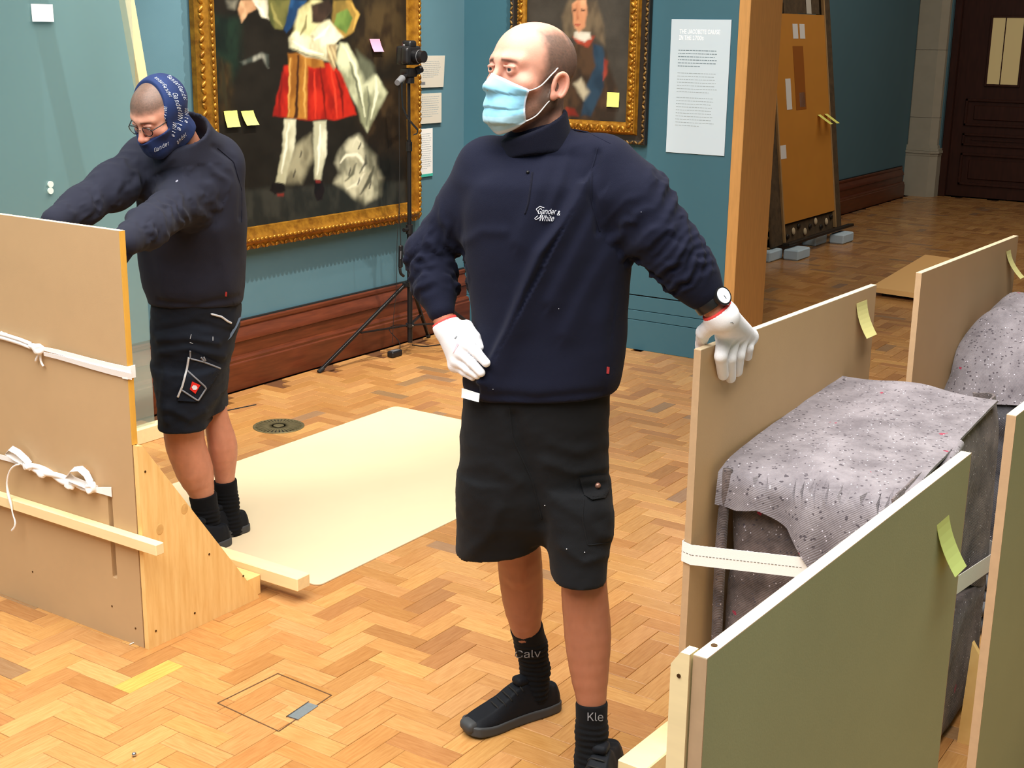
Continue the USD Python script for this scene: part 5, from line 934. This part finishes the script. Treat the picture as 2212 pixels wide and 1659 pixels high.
sm = folds(m1, sm, [([(1258, 405), (1212, 485), (1165, 548), (1133, 622), (1102, 708), (1058, 800), (1050, 826)], 34, 11, .020), ([(1196, 300), (1160, 420), (1120, 520)], 26, 16, .006), ([(1300, 430), (1245, 540), (1190, 650)], 26, 14, .009), ([(1330, 520), (1280, 600), (1220, 720)], 24, 14, .006),
                    ([(1290, 330), (1278, 420), (1290, 500)], 9, 9, -.008), ([(1010, 520), (1040, 500), (1090, 500)], 12, 12, .004), ([(1240, 300), (1215, 380), (1180, 470)], 12, 12, .006), ([(1010, 838), (1060, 852), (1160, 862), (1300, 848)], 9, 9, -.005), ([(1012, 806), (1045, 826)], 16, 10, .012), ([(1340, 560), (1300, 700), (1310, 810)], 30, 20, .006)])
sm.vertices += vnormals(sm) * (.004 * (meshkit.fbm(sm.vertices * 12, 3, 4) - .5))[:, None]
sw = m1.W(sm); put('sweatshirt', sw, NAVY, p1, smooth=True); SK = Skin(sw)
for A_, r, nm in ((RA, (.0345, .0315), 'cuff'), (LA, (.0445, .041), 'cuff')):
    a, b = (A_[3] + (A_[4] - A_[3]) * .72, A_[4] + (A_[5] - A_[4]) * .08) if A_ is RA else (A_[4] + (A_[5] - A_[4]) * .45, A_[5] + (A_[6] - A_[5]) * .16)
    Vc = Vol(np.minimum(a, b) - .08, np.maximum(a, b) + .08, .004); Vc.cap(a, b, r[0], r[1], .004); Vc.half(b, b - a); Vc.half(a, a - b); put(nm, m1.W(Vc.mesh(1)), NAVYR, p1, smooth=True)
# collar flap, zip, seam, emblem, tag
put('zip', SK.line([(1150, 372), (1147, 400), (1141, 440), (1134, 462)], .0022, 20, .0005), NAVYD, p1, smooth=True); put('zip_pull', sph(SK.at([(1140, 372)], .002)[0], .004, 2), BLACKM, p1, smooth=True)
put('armhole_seam', SK.line([(1292, 318), (1277, 370), (1276, 430), (1296, 500)], .0022, 30, -.001), NAVY, p1, smooth=True); put('shoulder_seam', SK.line([(1228, 278), (1270, 286), (1318, 310)], .002, 20, -.001), NAVY, p1, smooth=True); pass
def sheared(txt, h, sh, bold=True):
    m = meshkit.text_mesh(txt, h, .0012, bold=bold); m.vertices[:, 0] += sh * m.vertices[:, 1]; return m
g1_, g2_ = sheared('Gander', .0125, .45, False), sheared('White', .0135, .45, False); amp_ = sheared('&', .010, .3, False)
pxm = 955.; ex_, ey_ = np.array([1, .03]) * pxm * .92, np.array([-.02, -1]) * pxm
sx = .046 / g1_.extents[0]; emb = [SK.text(T(g1_.vertices * [sx, 1, 1], g1_.faces), (1160, 462), ex_, ey_), SK.text(T(g2_.vertices * [.036 / g2_.extents[0], 1, 1], g2_.faces), (1163, 477), ex_, ey_), SK.text(amp_, (1202, 465), ex_, ey_)]
for q in ([(1164, 460), (1158, 452), (1166, 446), (1176, 449)], [(1170, 462), (1168, 468), (1158, 475), (1155, 472), (1162, 466)]): emb.append(SK.line(q, .0008, 20, .0006))
put('embroidered_emblem', cat_(emb), PRINT, p1, label='white script lettering reading Gander & White')
put('red_tag', SK.patch([(1311, 792), (1317, 793), (1316, 808), (1310, 807)], .002), mat('red_tag', (190, 60, 66), .8), p1)
put('lint', cat_([sph(SK.at([q], .001)[0], .0008, 1) for q in ((1207, 667), (1065, 841), (1385, 458))]), PRINT, p1, kind='stuff')
# shorts
SH = Vol((-.35, -.35, .42), (.35, .33, 1.0), .006); RLs = m1.sec([(1020, 990, 1165, -.005, .118), (1080, 988, 1172, -.012, .116), (1130, 987, 1172, -.022, .113), (1190, 985, 1169, -.04, .11), (1290, 985, 1168, -.06, .11)]); LLs = m1.sec([(1040, 1150, 1316, .02, .115), (1090, 1160, 1322, .04, .112), (1150, 1176, 1318, .055, .108), (1210, 1186, 1311, .07, .102), (1270, 1190, 1308, .085, .1), (1350, 1192, 1307, .09, .1)])
SH.tub(m1.sec([(800, 1010, 1322, 0, .125), (870, 1001, 1318, 0, .128), (950, 994, 1313, 0, .125), (1040, 990, 1315, .0, .122), (1110, 1000, 1310, 0, .105), (1160, 1040, 1280, 0, .06)]), .03); SH.tub(RLs, .02); SH.tub(LLs, .02)
zr, zl = m1.L(1080, 1207, .065)[2], m1.L(1245, 1276, .17)[2]
xs1 = m1.L(1174, 1215, .07)[0]; SH.put(lambda X, Y, Z: np.maximum(Z - zr - .16 * (X + .09), X - xs1), (-.35, -.35, .42), (xs1 + .01, .35, zr + .05), .004, 'sub'); SH.put(lambda X, Y, Z: np.maximum(Z - zl + .05 * (X - .1), xs1 - X), (xs1 - .01, -.35, .42), (.35, .35, zl + .05), .004, 'sub')
shm = SH.mesh(2)
shm = folds(m1, shm, [([(1262, 1040), (1310, 1036)], 8, 8, .004), ([(1110, 900), (1140, 1000), (1172, 1130)], 14, 14, -.010), ([(1180, 1000), (1240, 1020), (1300, 1010)], 14, 10, .006), ([(1190, 960), (1250, 975), (1310, 960)], 12, 12, .004), ([(1200, 1080), (1260, 1120), (1300, 1160)], 16, 12, .006), ([(1000, 1010), (1060, 1000), (1120, 1040)], 16, 16, .004), ([(1020, 1190), (1060, 1150), (1080, 1100)], 16, 16, .006), ([(1215, 1180), (1260, 1215), (1300, 1200)], 14, 10, .006), ([(1285, 1100), (1312, 1110), (1310, 1150)], 22, 22, .012)])
shm.vertices += vnormals(shm) * (.008 * (meshkit.fbm(shm.vertices * [14, 14, 20], 3, 14) - .5))[:, None]
shw = m1.W(shm); put('shorts', shw, SHORT, p1, smooth=True); KS = Skin(shw)
fp = put('pocket_flap', KS.patch([(1252, 1032), (1312, 1025), (1316, 1060), (1308, 1075), (1279, 1079), (1262, 1069)], .006, .001), SHORT, p1, smooth=20); c = KS.at([(1291, 1049)], .009)[0]; put('snap_button', sph(c, .0075, 2), mat('copper_button', (150, 110, 96), .35, metal=.6), fp, smooth=True)
put('pocket_seam', KS.line([(1262, 1070), (1258, 1120), (1270, 1178), (1316, 1172)], .0018, 30), SHORT, p1); put('fly_seam', KS.line([(1100, 880), (1108, 950), (1150, 1040), (1170, 1120)], .002, 30), SHORT, p1); put('belt_end', tube(P([(1305, 868, .06), (1318, 872, .06), (1326, 880, .06), (1330, 881, .06)]), [.006, .004, .005, .002], 8, smooth=12), SHORT, p1, smooth=True)
put('paper_pass', slab(np.array([[m1.world(m1.L(*q)) for q in c_] for c_ in (((998, 838, .075), (997, 859, .085)), ((1036, 850, .135), (1034, 869, .142)))]), .001), WHT, p1, label='white pass tucked under the hem'); put('paint_fleck', cat_([sph(KS.at([q], .001)[0], .0014, 1) for q in ((1177, 1092), (1224, 1186), (1263, 1193))]), PRINT, p1, kind='stuff')
# socks and shoes
_, sk1 = sock(m1, np.array([*P([(1136.5, 1352, -.171)]), (RL[4] * .5 + RL[5] * .5), m1.loc(K1 + [0, 0, .13]), m1.loc(K1 + [0, 0, .06])]), [.044, .041, .0385, .038], p1, 'black sock with grey letters on the right foot'); _, sk2 = sock(m1, np.array(P([(1278, 1515, .115), (1278, 1580, .122), (1278, 1640, .13), (1277, 1680, .14)])), [.0395, .038, .04, .042], p1, 'black sock with grey letters on the left foot')
s1_, s2_ = Skin(sk1), Skin(sk2); pm = 1 / .00117
put('knit_letters', s1_.text(meshkit.text_mesh('Calv', .019, .0006), (1111, 1422), np.array([1.22, -.06]) * pm, np.array([.0, -1]) * pm, .004), SOCKP, p1, label='grey letters CALV on the sock'); put('knit_letters', s2_.text(meshkit.text_mesh('Kle', .021, .0006), (1267, 1557), np.array([1.0, .02]) * pm, np.array([0, -1]) * pm, .004), SOCKP, p1, label='grey letters KLE on the sock')
shoe(m1, H1, T1, False, 'black trainer on the right foot, toe to the left', p1); hl = m1.world(np.array([.165, .06, 0])); tl_ = m1.world(np.array([.07, .335, 0])); shoe(m1, hl * [1, 1, 0] + [0, 0, .0005], tl_ * [1, 1, 0], True, 'black trainer on the left foot, toe to the viewer', p1)
# gloves
wr = m1.L(968, 710, .042); kn = P([(1006, 741, .088), (998, 763, .09), (989, 780, .08), (983, 789, .064)])
md = P([(1030, 762, .122), (1021, 785, .122), (1012, 798, .11), (1003, 804, .09)]); tp = P([(1050, 784, .142), (1039, 805, .140), (1031, 811, .126), (1021, 815, .108)]); rr = [.0118, .0118, .011, .0098]
th1 = P([(984, 708, .05), (1008, 705, .062), (1026, 728, .078), (1037, 750, .084)])
g_ = hand([([k_, a_, b_], [r_ * 1.12, r_, r_ * .86]) for k_, a_, b_, r_ in zip(kn, md, tp, rr)] + [(th1, [.018, .0145, .0125, .0105])], [(wr, k_, .026, .0145) for k_ in kn] + [(kn[0], kn[3], .014, .013), (m1.L(962, 699, .037), wr, .0285, .027)], cut=(m1.L(961, 697, .036), m1.L(951, 670, .025) - wr))
gl1 = put('glove', m1.W(g_), GLOVE, p1, smooth=True, label='white glove on the hand at the hip')
def band(a, b, r, w, m_, man, parent, nm='glove_band'):
    a, b = np.asarray(a), np.asarray(b); d = (b - a) / np.linalg.norm(b - a); return put(nm, man.W(tube([a, a + d * w * .3, a + d * w * .7, a + d * w], [r * .97, r, r, r * .98], 28)), m_, parent, smooth=40)
band(m1.L(959, 692, .036), wr, .0305, .007, REDB, m1, gl1)
S1 = Skin(m1.W(g_)); put('glove_print', S1.patch([(978, 764), (987, 741), (991, 744), (982, 759)], .0004, .0004), mat('pale_pink_print', (240, 186, 198), .8), gl1); put('glove_print', S1.patch([(981, 731), (986, 725), (988, 727), (984, 732)], .0004, .0004), GREYP, gl1)
Y = lambda x, y, v: m1.loc(on(x, y, 1, v))
kn = [Y(1566, 724, 1.268), Y(1584, 717, 1.264), Y(1603, 718, 1.264), Y(1619, 727, 1.268)]; md = [Y(1557, 770, 1.2535), Y(1576, 775, 1.2525), Y(1596, 768, 1.253), Y(1616, 752, 1.256)]; tp = [Y(1562, 810, 1.2615), Y(1578, 816, 1.2615), Y(1593, 803, 1.262), Y(1615, 770, 1.264)]
wr = m1.L(1560, 684, .117); th = [m1.L(1540, 700, .112), Y(1520, 718, 1.292), Y(1514, 742, 1.31), Y(1512, 768, 1.311)]
g_ = hand([([k_, a_, b_], [r_ * 1.35, r_, r_ * .88]) for k_, a_, b_, r_ in zip(kn, md, tp, [.0148, .0148, .014, .0125])] + [(th, [.020, .0175, .013, .0115])], [(wr, k_, .031, .0195) for k_ in kn] + [(kn[0], kn[3], .019, .017), (m1.L(1550, 672, .119), wr, .034, .033)], cut=(m1.L(1549, 671, .119), m1.L(1520, 630, .115) - wr))
gl2 = put('glove', m1.W(g_), GLOVE, p1, smooth=True, label='white glove on the hand gripping the stand'); band(m1.L(1546, 666, .119), wr, .037, .009, REDB, m1, gl2); S2 = Skin(m1.W(g_)); put('glove_print', S2.line([(1578, 697), (1582, 696), (1584, 699)], .0008, 8, .0005), GREYP, gl2)
wa = m1.L(1536, 652, .118); wd = m1.L(1549, 670, .12) - m1.L(1520, 630, .115); wd /= np.linalg.norm(wd); wt = thing('watch', parent=p1, loc=m1.world(wa)); put('watch_strap', m1.W(tube([wa - wd * .011, wa - wd * .008, wa + wd * .008, wa + wd * .011], [.038, .040, .040, .038], 30)), BLACK, wt, smooth=40)
up_ = np.array([.16, .62, .77]); up_ -= wd * (up_ @ wd); up_ /= np.linalg.norm(up_); sd_ = np.cross(up_, wd); dk = lambda r, a, b: m1.W(axes(lathe([(0, a), (r, a), (r, b), (0, b)], 28), sd_, wd, up_, wa + up_ * .0395))
put('watch_case', dk(.022, -.004, .006), BLACK, wt, smooth=30); put('watch_dial', dk(.018, .006, .0072), mat('silver_dial', (214, 222, 228), .3), wt, smooth=30); put('watch_hand', m1.W(beam(wa + up_ * .047, wa + up_ * .047 + wd * .009, .0012, .0005, up_)), BLACK, wt); put('watch_crown', m1.W(sph(wa + up_ * .0405 + wd * .021, .003, 1)), CHROME, wt)
# face mask: a pleated sheet over nose, mouth and chin
def ray_head(phi, z, V, D0):
    """Radius of the head (without ears) from its axis in direction phi at height z."""
    rr_ = np.arange(.17, .02, -.002); x = np.sin(phi)[..., None] * rr_; y = .0 + np.cos(phi)[..., None] * rr_; zz = np.broadcast_to(z[..., None], x.shape)
    I = [np.clip(np.rint((c - a[0]) / V.h).astype(int), 0, len(a) - 1) for c, a in zip((x, y, zz), V.ax)]; ins = D0[I[0], I[1], I[2]] < 0; return rr_[np.argmax(ins, -1)]
nu, nv = 61, 49; U, Vv = np.meshgrid(np.linspace(-1, 1, nu), np.linspace(0, 1, nv), indexing='ij'); phm = math.radians(50) - math.radians(4) * np.sin(np.pi * Vv); PHI = U * phm
ztop = -.008 - .028 * np.abs(U) ** .9; zbot = -.138 + .034 * np.abs(U) ** 1.7; ZZ = ztop * (1 - Vv) + zbot * Vv
Rr = ray_head(PHI, np.maximum(ZZ, -.112), HV, H0); Rr = np.maximum(Rr, gaussian_filter(Rr, (5, 5))); Rr = gaussian_filter(Rr, (2.5, 2.5)); mid = (1 - np.abs(U) ** 2.2); Rr = Rr + .004 + .007 * np.sin(np.pi * Vv) * mid; Rr = np.where(ZZ < -.112, Rr + (ZZ + .112) * .9, Rr)
fx = Vv * 3.6 + .55 * (np.abs(U) ** 1.5) * (Vv - .5) * -2; saw = (fx % 1); Rr += (.0042 * saw * sstep(1.02, .35, np.abs(U)) + .003 * np.abs(np.sin(np.pi * fx)) * np.abs(U)) * sstep(0, .1, Vv) * sstep(1, .88, Vv); Rr += .003 * (meshkit.fbm(np.stack([U * 5, Vv * 6, U * 0], -1), 3, 7) - .5)
MP = np.stack([np.sin(PHI) * Rr, np.cos(PHI) * Rr, ZZ], -1); ms = slab(MP, .0014); cb_ = np.tile(lin(142, 202, 230), (nu * nv, 1)).reshape(nu, nv, 3); bnd = (Vv < .06) | (Vv > .95) | (np.abs(U) > .965); cb_[bnd] = lin(206, 216, 232); cb_[Vv > .72] = cb_[Vv > .72] * .6 + .4 * lin(196, 214, 214)
mk = put('face_mask', HW(m1, ms, A1), MASKB, p1, smooth=40 if 0 else True, col=np.vstack([cb_.reshape(-1, 3)] * 2), label='pale blue pleated face mask')
e1 = np.array([.081, -.018, -.014])
for s in (-1, 1):
    E_ = e1 * [s, 1, 1]; i = 0 if s < 0 else nu - 1
    put('ear_loop', HW(m1, tube([MP[i, 1], MP[i, 1] * [1.03, .6, .8] + [0, -.0, .003], E_ + [0, .020, .024], E_ + [-s * .006, .006, .033], E_ + [-s * .014, -.014, .02]], .0016, 6, smooth=24), A1), ELAST, mk, smooth=True)
    put('ear_loop', HW(m1, tube([MP[i, -2], MP[i, -2] * [1.06, .6, 1] + [s * .003, 0, .012], E_ + [-s * .006, .012, -.034], E_ + [-s * .012, -.008, -.03], E_ + [-s * .014, -.016, -.01]], .0016, 6, smooth=24), A1), ELAST, mk, smooth=True)

# ---------------- the man bending over the tall stand ----------------
m2 = Man((3.17, 3.35)); p2 = thing('person', 'person in blue printed head scarf and cargo shorts bending over the tall stand', 'person', (3.17, 3.35, 0)); P = m2.P
A2 = head_axes(m2, m2.L(343, 244, .34), math.radians(34), math.radians(-30), math.radians(-5)); A2 = (A2[0] * .87, A2[1])
hair2 = lambda a, y, z: np.minimum(z - .046 - .25 * np.maximum(.07 - y, 0) * 0 + .12 * (.05 - y) , .5)
hm, hc, ev, HV2, H02 = skull(hair2, False, (220, 160, 136), .0026, False, -.10)
B = Vol((-.62, -.3, .04), (.4, .95, 1.6), .008); nk = A2[0] @ np.array([0, -.035, -.08]) + A2[1]; B.cap(nk, m2.L(410, 345, .18), .052, .06, .02)
B.tub(m2.sec([(345, 340, 470, .17, .07), (420, 335, 490, .13, .1), (545, 340, 500, .06, .11), (660, 350, 495, .02, .11), (760, 350, 480, .0, .1)]), .03)
hnd = [m2.loc(on(232, 585, 0, 2.492)), m2.loc(on(84, 520, 0, 2.49))]
LA2 = [*P([(462, 352, .12), (395, 432, .28)]), m2.loc(on(318, 492, 0, 2.68)), m2.loc(on(268, 524, 0, 2.535)), hnd[0]]; RA2 = [*P([(318, 345, .15), (245, 402, .32)]), m2.loc(on(175, 448, 0, 2.66)), m2.loc(on(118, 478, 0, 2.535)), hnd[1]]
B.chain(LA2, [.06, .05, .042, .032, .03], .02); B.chain(RA2, [.06, .05, .042, .032, .03], .02)
NLg = P([(400, 760, .05), (395, 870, .06), (398, 945, .05), (418, 1010, .03), (437, 1070, .02), (447, 1130, .02), (452, 1165, .02)]); FLg = P([(450, 760, -.04), (458, 850, -.05), (469, 910, -.06), (481, 965, -.07), (486, 1035, -.08), (493, 1100, -.085), (497, 1140, -.085)])
B.chain(*fine(NLg, [.075, .07, .068, .066, .042, .034, .034], 22), .002); B.chain(*fine(FLg, [.045, .04, .044, .052, .035, .031, .031], 22), .002)
bm = m2.W(B.mesh(3)); bc = np.tile(lin(200, 136, 108), (len(bm.vertices), 1)); bc *= .85 + .3 * meshkit.fbm(bm.vertices * [60, 60, 20], 3, 6)[:, None]
hw = HW(m2, hm, A2); put('body', T(np.vstack([hw.vertices, bm.vertices]), np.vstack([hw.faces, bm.faces + len(hw.vertices)])), SKIN, p2, smooth=True, col=np.vstack([hc, bc]))
for e, s in ev:
    em, ec = eye_mesh(e, s, (0, .8, -.6)); put('eye', HW(m2, em, A2), EYEM, p2, smooth=True, col=ec)
for k_, h_ in enumerate(hnd):           # bare hands closed on the far side of the board
    fs = []
    for i in range(4):
        o = np.array([0, 0, -.0]) + m2.loc(m2.world(h_) + np.array([.004, (i - 1.5) * .019, -.03])); fs.append(([o, m2.loc(m2.world(o) + [-.002, 0, -.032]), m2.loc(m2.world(o) + [-.004, 0, -.055])], [.0105, .0098, .0085]))
    w0 = m2.world(h_); fs.append(([h_, m2.loc(w0 + [.012, .04, -.02]), m2.loc(w0 + [.004, .055, -.035])], [.014, .012, .01])); fs_m = hand(fs, [(m2.loc(w0 + [.012, 0, .012]), f_[0][0], .024, .013) for f_ in fs[:4]]); put('hand', m2.W(fs_m), SKIN, p2, smooth=True, col=lin(220, 156, 130))
# sweatshirt
SW = Vol((-.6, -.32, .7), (.45, .85, 1.62), .007)
SW.tub(m2.sec([(318, 350, 455, .2, .07), (345, 318, 492, .18, .11), (385, 305, 517, .155, .13), (430, 300, 528, .13, .145), (490, 298, 531, .1, .155), (550, 303, 530, .06, .16), (610, 313, 526, .04, .16), (645, 324, 522, .02, .158), (690, 330, 518, .01, .15)]), .03)
SW.cap(m2.L(405, 320, .2), LA2[0], .075, .085, .05); SW.cap(m2.L(395, 320, .2), RA2[0], .07, .07, .05); SW.chain(LA2[:4], [.085, .071, .054, .043], .05); SW.chain(RA2[:4], [.07, .062, .052, .04], .05)
SW.cap(m2.L(420, 326, .2), m2.L(380, 330, .27), .08, .07, .04); SW.half((0, 0, m2.L(420, 673, .16)[2]), (.0, .06, -1), .012); nb, nt = m2.L(410, 332, .19), m2.L(398, 276, .26); SW.cap(nb, nt, .088, .079, .03); SW.half(nt, nt - nb, .004, nt - [.2, .2, .06], nt + [.2, .2, .2]); SW.cap(nb + (nt - nb) * .4, nt + (nt - nb) * .7, .069, .070, .004, 'sub')
sm = SW.mesh(2); sm = sleeve(sm, LA2[:4], .008, 15, 5, .1, .96, .9); sm = sleeve(sm, RA2[:4], .007, 15, 9, .15, .96, .8)
sm = folds(m2, sm, [([(462, 318), (505, 345), (522, 400), (520, 470)], 7, 7, -.006), ([(330, 470), (345, 540), (360, 640)], 22, 16, .008), ([(470, 500), (480, 560), (500, 640)], 22, 16, .008), ([(300, 400), (340, 370), (370, 340)], 14, 10, .008), ([(345, 650), (420, 662), (515, 640)], 7, 7, -.006)])
sm.vertices += vnormals(sm) * (.008 * (meshkit.fbm(sm.vertices * 9, 3, 24) - .5))[:, None]; sw = m2.W(sm); put('sweatshirt', sw, SLATE, p2, smooth=True); SK = Skin(sw)
for A_ in (LA2, RA2):
    a, b = A_[3], A_[3] + (A_[4] - A_[3]) * .7; Vc = Vol(np.minimum(a, b) - .08, np.maximum(a, b) + .08, .005); Vc.cap(a, b, .04 if A_ is LA2 else .037, .034, .004); Vc.half(b, b - a); put('cuff', m2.W(Vc.mesh(1)), NAVYR, p2, smooth=True)
put('armhole_seam', SK.line([(470, 320), (505, 350), (522, 410), (522, 480)], .002, 30), NAVYD, p2, smooth=True); put('emblem', SK.patch([(379, 391), (384, 388), (385, 391), (380, 394)], .0006), mat('faded_print', (150, 150, 164), .8), p2); put('red_tag', SK.patch([(487, 630), (491, 631), (490, 641), (486, 640)], .002), mat('red_tag', (190, 60, 66), .8), p2)
# scarf drawn over head and mouth
G = Vol((-.115, -.15, -.20), (.115, .15, .15), .003); G.D[:] = .3; idx = [np.clip(np.rint((a - b[0]) / HV2.h).astype(int), 0, len(b) - 1) for a, b in zip(G.ax, HV2.ax)]; G.D = gaussian_filter(H02[np.ix_(*idx)], 2.2) - .0065
G.ell((0, .055, -.07), (.052, .058, .06), .03); G.ell((0, -.03, .03), (.083, .096, .09), .02); G.cap((0, -.02, -.07), (0, -.045, -.2), .066, .060, .03)
G.put(lambda X, Y, Z: np.maximum(np.maximum(.040 - .50 * np.maximum(Z - .02, 0) ** 1.0 - .12 * np.minimum(Z, 0) - Y, -.050 - Z + .9 * (np.abs(X)) ** 1.15 * .55), np.abs(X) - .2), (-.12, -.15, -.2), (.12, .16, .16), .006, 'sub')
G.half((0, .08, -.155), (0, -.05, -.17), .006); gm = G.mesh(2); gm.vertices += vnormals(gm) * (.004 * (meshkit.fbm(gm.vertices * [30, 30, 12], 3, 5) - .5) * 2 * sstep(.06, -.06, gm.vertices[:, 2]))[:, None]
gw = HW(m2, gm, A2); sc_ = put('head_scarf', gw, GAIT, p2, smooth=True, label='blue scarf with white script print over head and mouth'); GS = Skin(gw); pm = 1 / .00149; wr_ = []
for txt, org, d, s in (('ander', (333, 168), (.75, .62), .012), ('Gander', (350, 182), (.5, .86), .014), ('White', (354, 228), (-.06, .98), .014), ('Gander', (372, 200), (.3, .94), .019), ('White', (385, 240), (-.05, 1), .020), ('Gander', (384, 186), (.42, .9), .015), ('White', (399, 232), (.0, 1), .016), ('ander', (352, 262), (-.6, .8), .013), ('Gander', (333, 330), (.88, -.46), .016), ('ander', (384, 312), (.7, -.7), .015), ('White', (374, 262), (-.1, 1), .016), ('Gander', (360, 165), (.75, .66), .014)):
    d = np.array(d) / np.linalg.norm(d); t = cat_([T(sheared(c_, s * .8, .5, False).vertices * [.8, 1, 1] + [i_ * s * .62, 0, 0], sheared(c_, s * .8, .5, False).faces) for i_, c_ in enumerate(txt)]); wr_.append(GS.text(t, org, d * pm, np.array([d[1], -d[0]]) * pm, .0008))
for w_ in wr_: put('scarf_print', w_, GAITP, sc_, kind='stuff')
# spectacles
gp_ = []
for s in (-1, 1):
    a = np.linspace(0, 2 * np.pi, 24); put_ = np.c_[s * .033 + .023 * np.cos(a), .108 - .006 * np.abs(np.cos(a)) - .002 + 0 * a, -.006 + .0165 * np.sin(a)]; gp_.append(tube(put_, .0017, 6, False)); gp_.append(tube([(s * .056, .1, .0), (s * .07, .07, .002), (s * .078, .0, .0)], .0019, 6))
gp_.append(tube([(-.010, .107, -.002), (0, .114, .0), (.010, .107, -.002)], .0016, 6)); put('spectacles', HW(m2, cat_(gp_), A2), GLASSF, p2, smooth=True)
LENS = usdkit.material(stage, '/World/Looks/lens', {'t': ('transparent_bsdf', {}), 'g': ('glossy_bsdf', dict(roughness=.02)), 'm': ('mix_closure', dict(fac=.08))}, [('t.BSDF', 'm.closure1'), ('g.BSDF', 'm.closure2')], surface='m.closure')
for s in (-1, 1): d_ = lathe([(0, 0), (.022, 0), (.022, .001), (0, .001)], 24); put('lens', HW(m2, axes(T(d_.vertices * [1, .72, 1], d_.faces), (1, 0, 0), (0, 0, 1), (0, 1, 0), (s * .033, .104, -.006)), A2), LENS, p2)
# cargo shorts
SH = Vol((-.35, -.3, .38), (.35, .35, 1.0), .006); NS = m2.sec([(790, 336, 482, .04, .13), (850, 342, 472, .05, .125), (900, 345, 455, .055, .115), (990, 346, 442, .05, .11)]); FS = m2.sec([(800, 400, 492, -.04, .1), (850, 420, 489, -.05, .1), (890, 432, 490, -.06, .1), (960, 440, 491, -.065, .1)])
SH.tub(m2.sec([(630, 332, 515, .02, .15), (690, 329, 517, .01, .15), (740, 331, 506, .01, .15), (800, 336, 492, .0, .14), (840, 350, 485, 0, .12)]), .03); SH.tub(NS, .03); SH.tub(FS, .02); zn = m2.L(395, 935, .14)[2]; zf = m2.L(468, 897, .02)[2]
xs_ = m2.L(443, 900, .1)[0]; SH.put(lambda X, Y, Z: np.maximum(Z - zn, X - xs_), (-.35, -.3, .3), (xs_ + .01, .36, zn + .05), .004, 'sub'); SH.put(lambda X, Y, Z: np.maximum(Z - zf, xs_ - X), (xs_ - .01, -.3, .3), (.35, .36, zf + .05), .004, 'sub')
shm = SH.mesh(2); shm = folds(m2, shm, [([(345, 735), (400, 728), (470, 740)], 8, 8, .008), ([(350, 760), (410, 752), (480, 768)], 8, 8, .007), ([(360, 800), (352, 860), (360, 910)], 10, 10, .008), ([(365, 880), (410, 905), (440, 890)], 8, 8, .006), ([(340, 715), (420, 700), (500, 716)], 7, 7, -.005)]); shm.vertices += vnormals(shm) * (.012 * (meshkit.fbm(shm.vertices * [14, 14, 24], 3, 34) - .5))[:, None]
shw = m2.W(shm); put('shorts', shw, SHORT2, p2, smooth=True); KS = Skin(shw); GT = mat('grey_piping', (128, 130, 136), .7); LT = mat('silver_zip', (206, 208, 210), .5)
pk = put('cargo_pocket', KS.patch([(404, 770), (412, 756), (478, 788), (474, 806), (450, 842), (428, 868), (384, 866)], .008, .001), SHORT2, p2, smooth=20)
for q in ([(404, 800), (446, 838), (428, 866), (393, 843)], [(412, 775), (440, 782), (476, 796)], [(411, 758), (411, 775)], [(434, 772), (441, 780)], [(440, 771), (444, 780)]): put('piping', KS.line(q, .0032, 24, .010), GT, pk, smooth=True)
put('zip', KS.line([(408, 772), (404, 796), (394, 834), (384, 858)], .004, 24, .010), LT, pk, smooth=True); put('badge', KS.patch([(410, 841), (415, 824), (433, 832), (422, 851)], .002, .010), mat('red_badge', (224, 40, 32), .6), pk, label='red square badge with a white bird-like blob'); put('badge_mark', KS.patch([(414, 836), (418, 832), (424, 833), (427, 838), (424, 842), (417, 842)], .0008, .0122), PRINT, pk)
put('pocket_trim', KS.line([(455, 678), (478, 684), (492, 694), (500, 698)], [.001] + [.004] * 22 + [.003], 24, .002), LT, p2, smooth=True); put('tool_loop', ribbon(np.array(m2.world(np.array(P([(518, 686, .03), (506, 712, .06), (494, 732, .08), (478, 746, .10)])))), .02, .003, (.6, -.2, .3)), mat('grey_webbing', (86, 98, 112), .8), p2); put('stitch_mark', cat_([KS.line([(413, 722), (411, 732)], .001, 4, .001), KS.line([(460, 727), (460, 736)], .001, 4, .001), KS.line([(410, 740), (417, 742)], .001, 4, .001)]), LT, p2, kind='stuff')
_, _s = sock(m2, np.array(P([(438, 1068, .02), (445, 1110, .02), (450, 1150, .02), (453, 1168, .02)])), [.049, .045, .046, .05], p2, 'black sock on the near foot'); _, _s = sock(m2, np.array(P([(486, 1037, -.08), (491, 1085, -.085), (496, 1125, -.085), (498, 1142, -.085)])), [.042, .04, .042, .046], p2, 'black sock on the far foot')
h1 = fl(480, 1178) * [1, 1, 0] + [0, 0, .0048]; h2 = fl(520, 1148) * [1, 1, 0] + [0, 0, .0048]; fd = np.array([-.285, -.05, 0]); shoe(m2, h1, h1 + fd * [1, -.6, 0] + [0, -.0, 0], True, 'black trainer on the near foot', p2); shoe(m2, h2, h2 + fd * [1, -1, 0], False, 'black trainer on the far foot', p2)
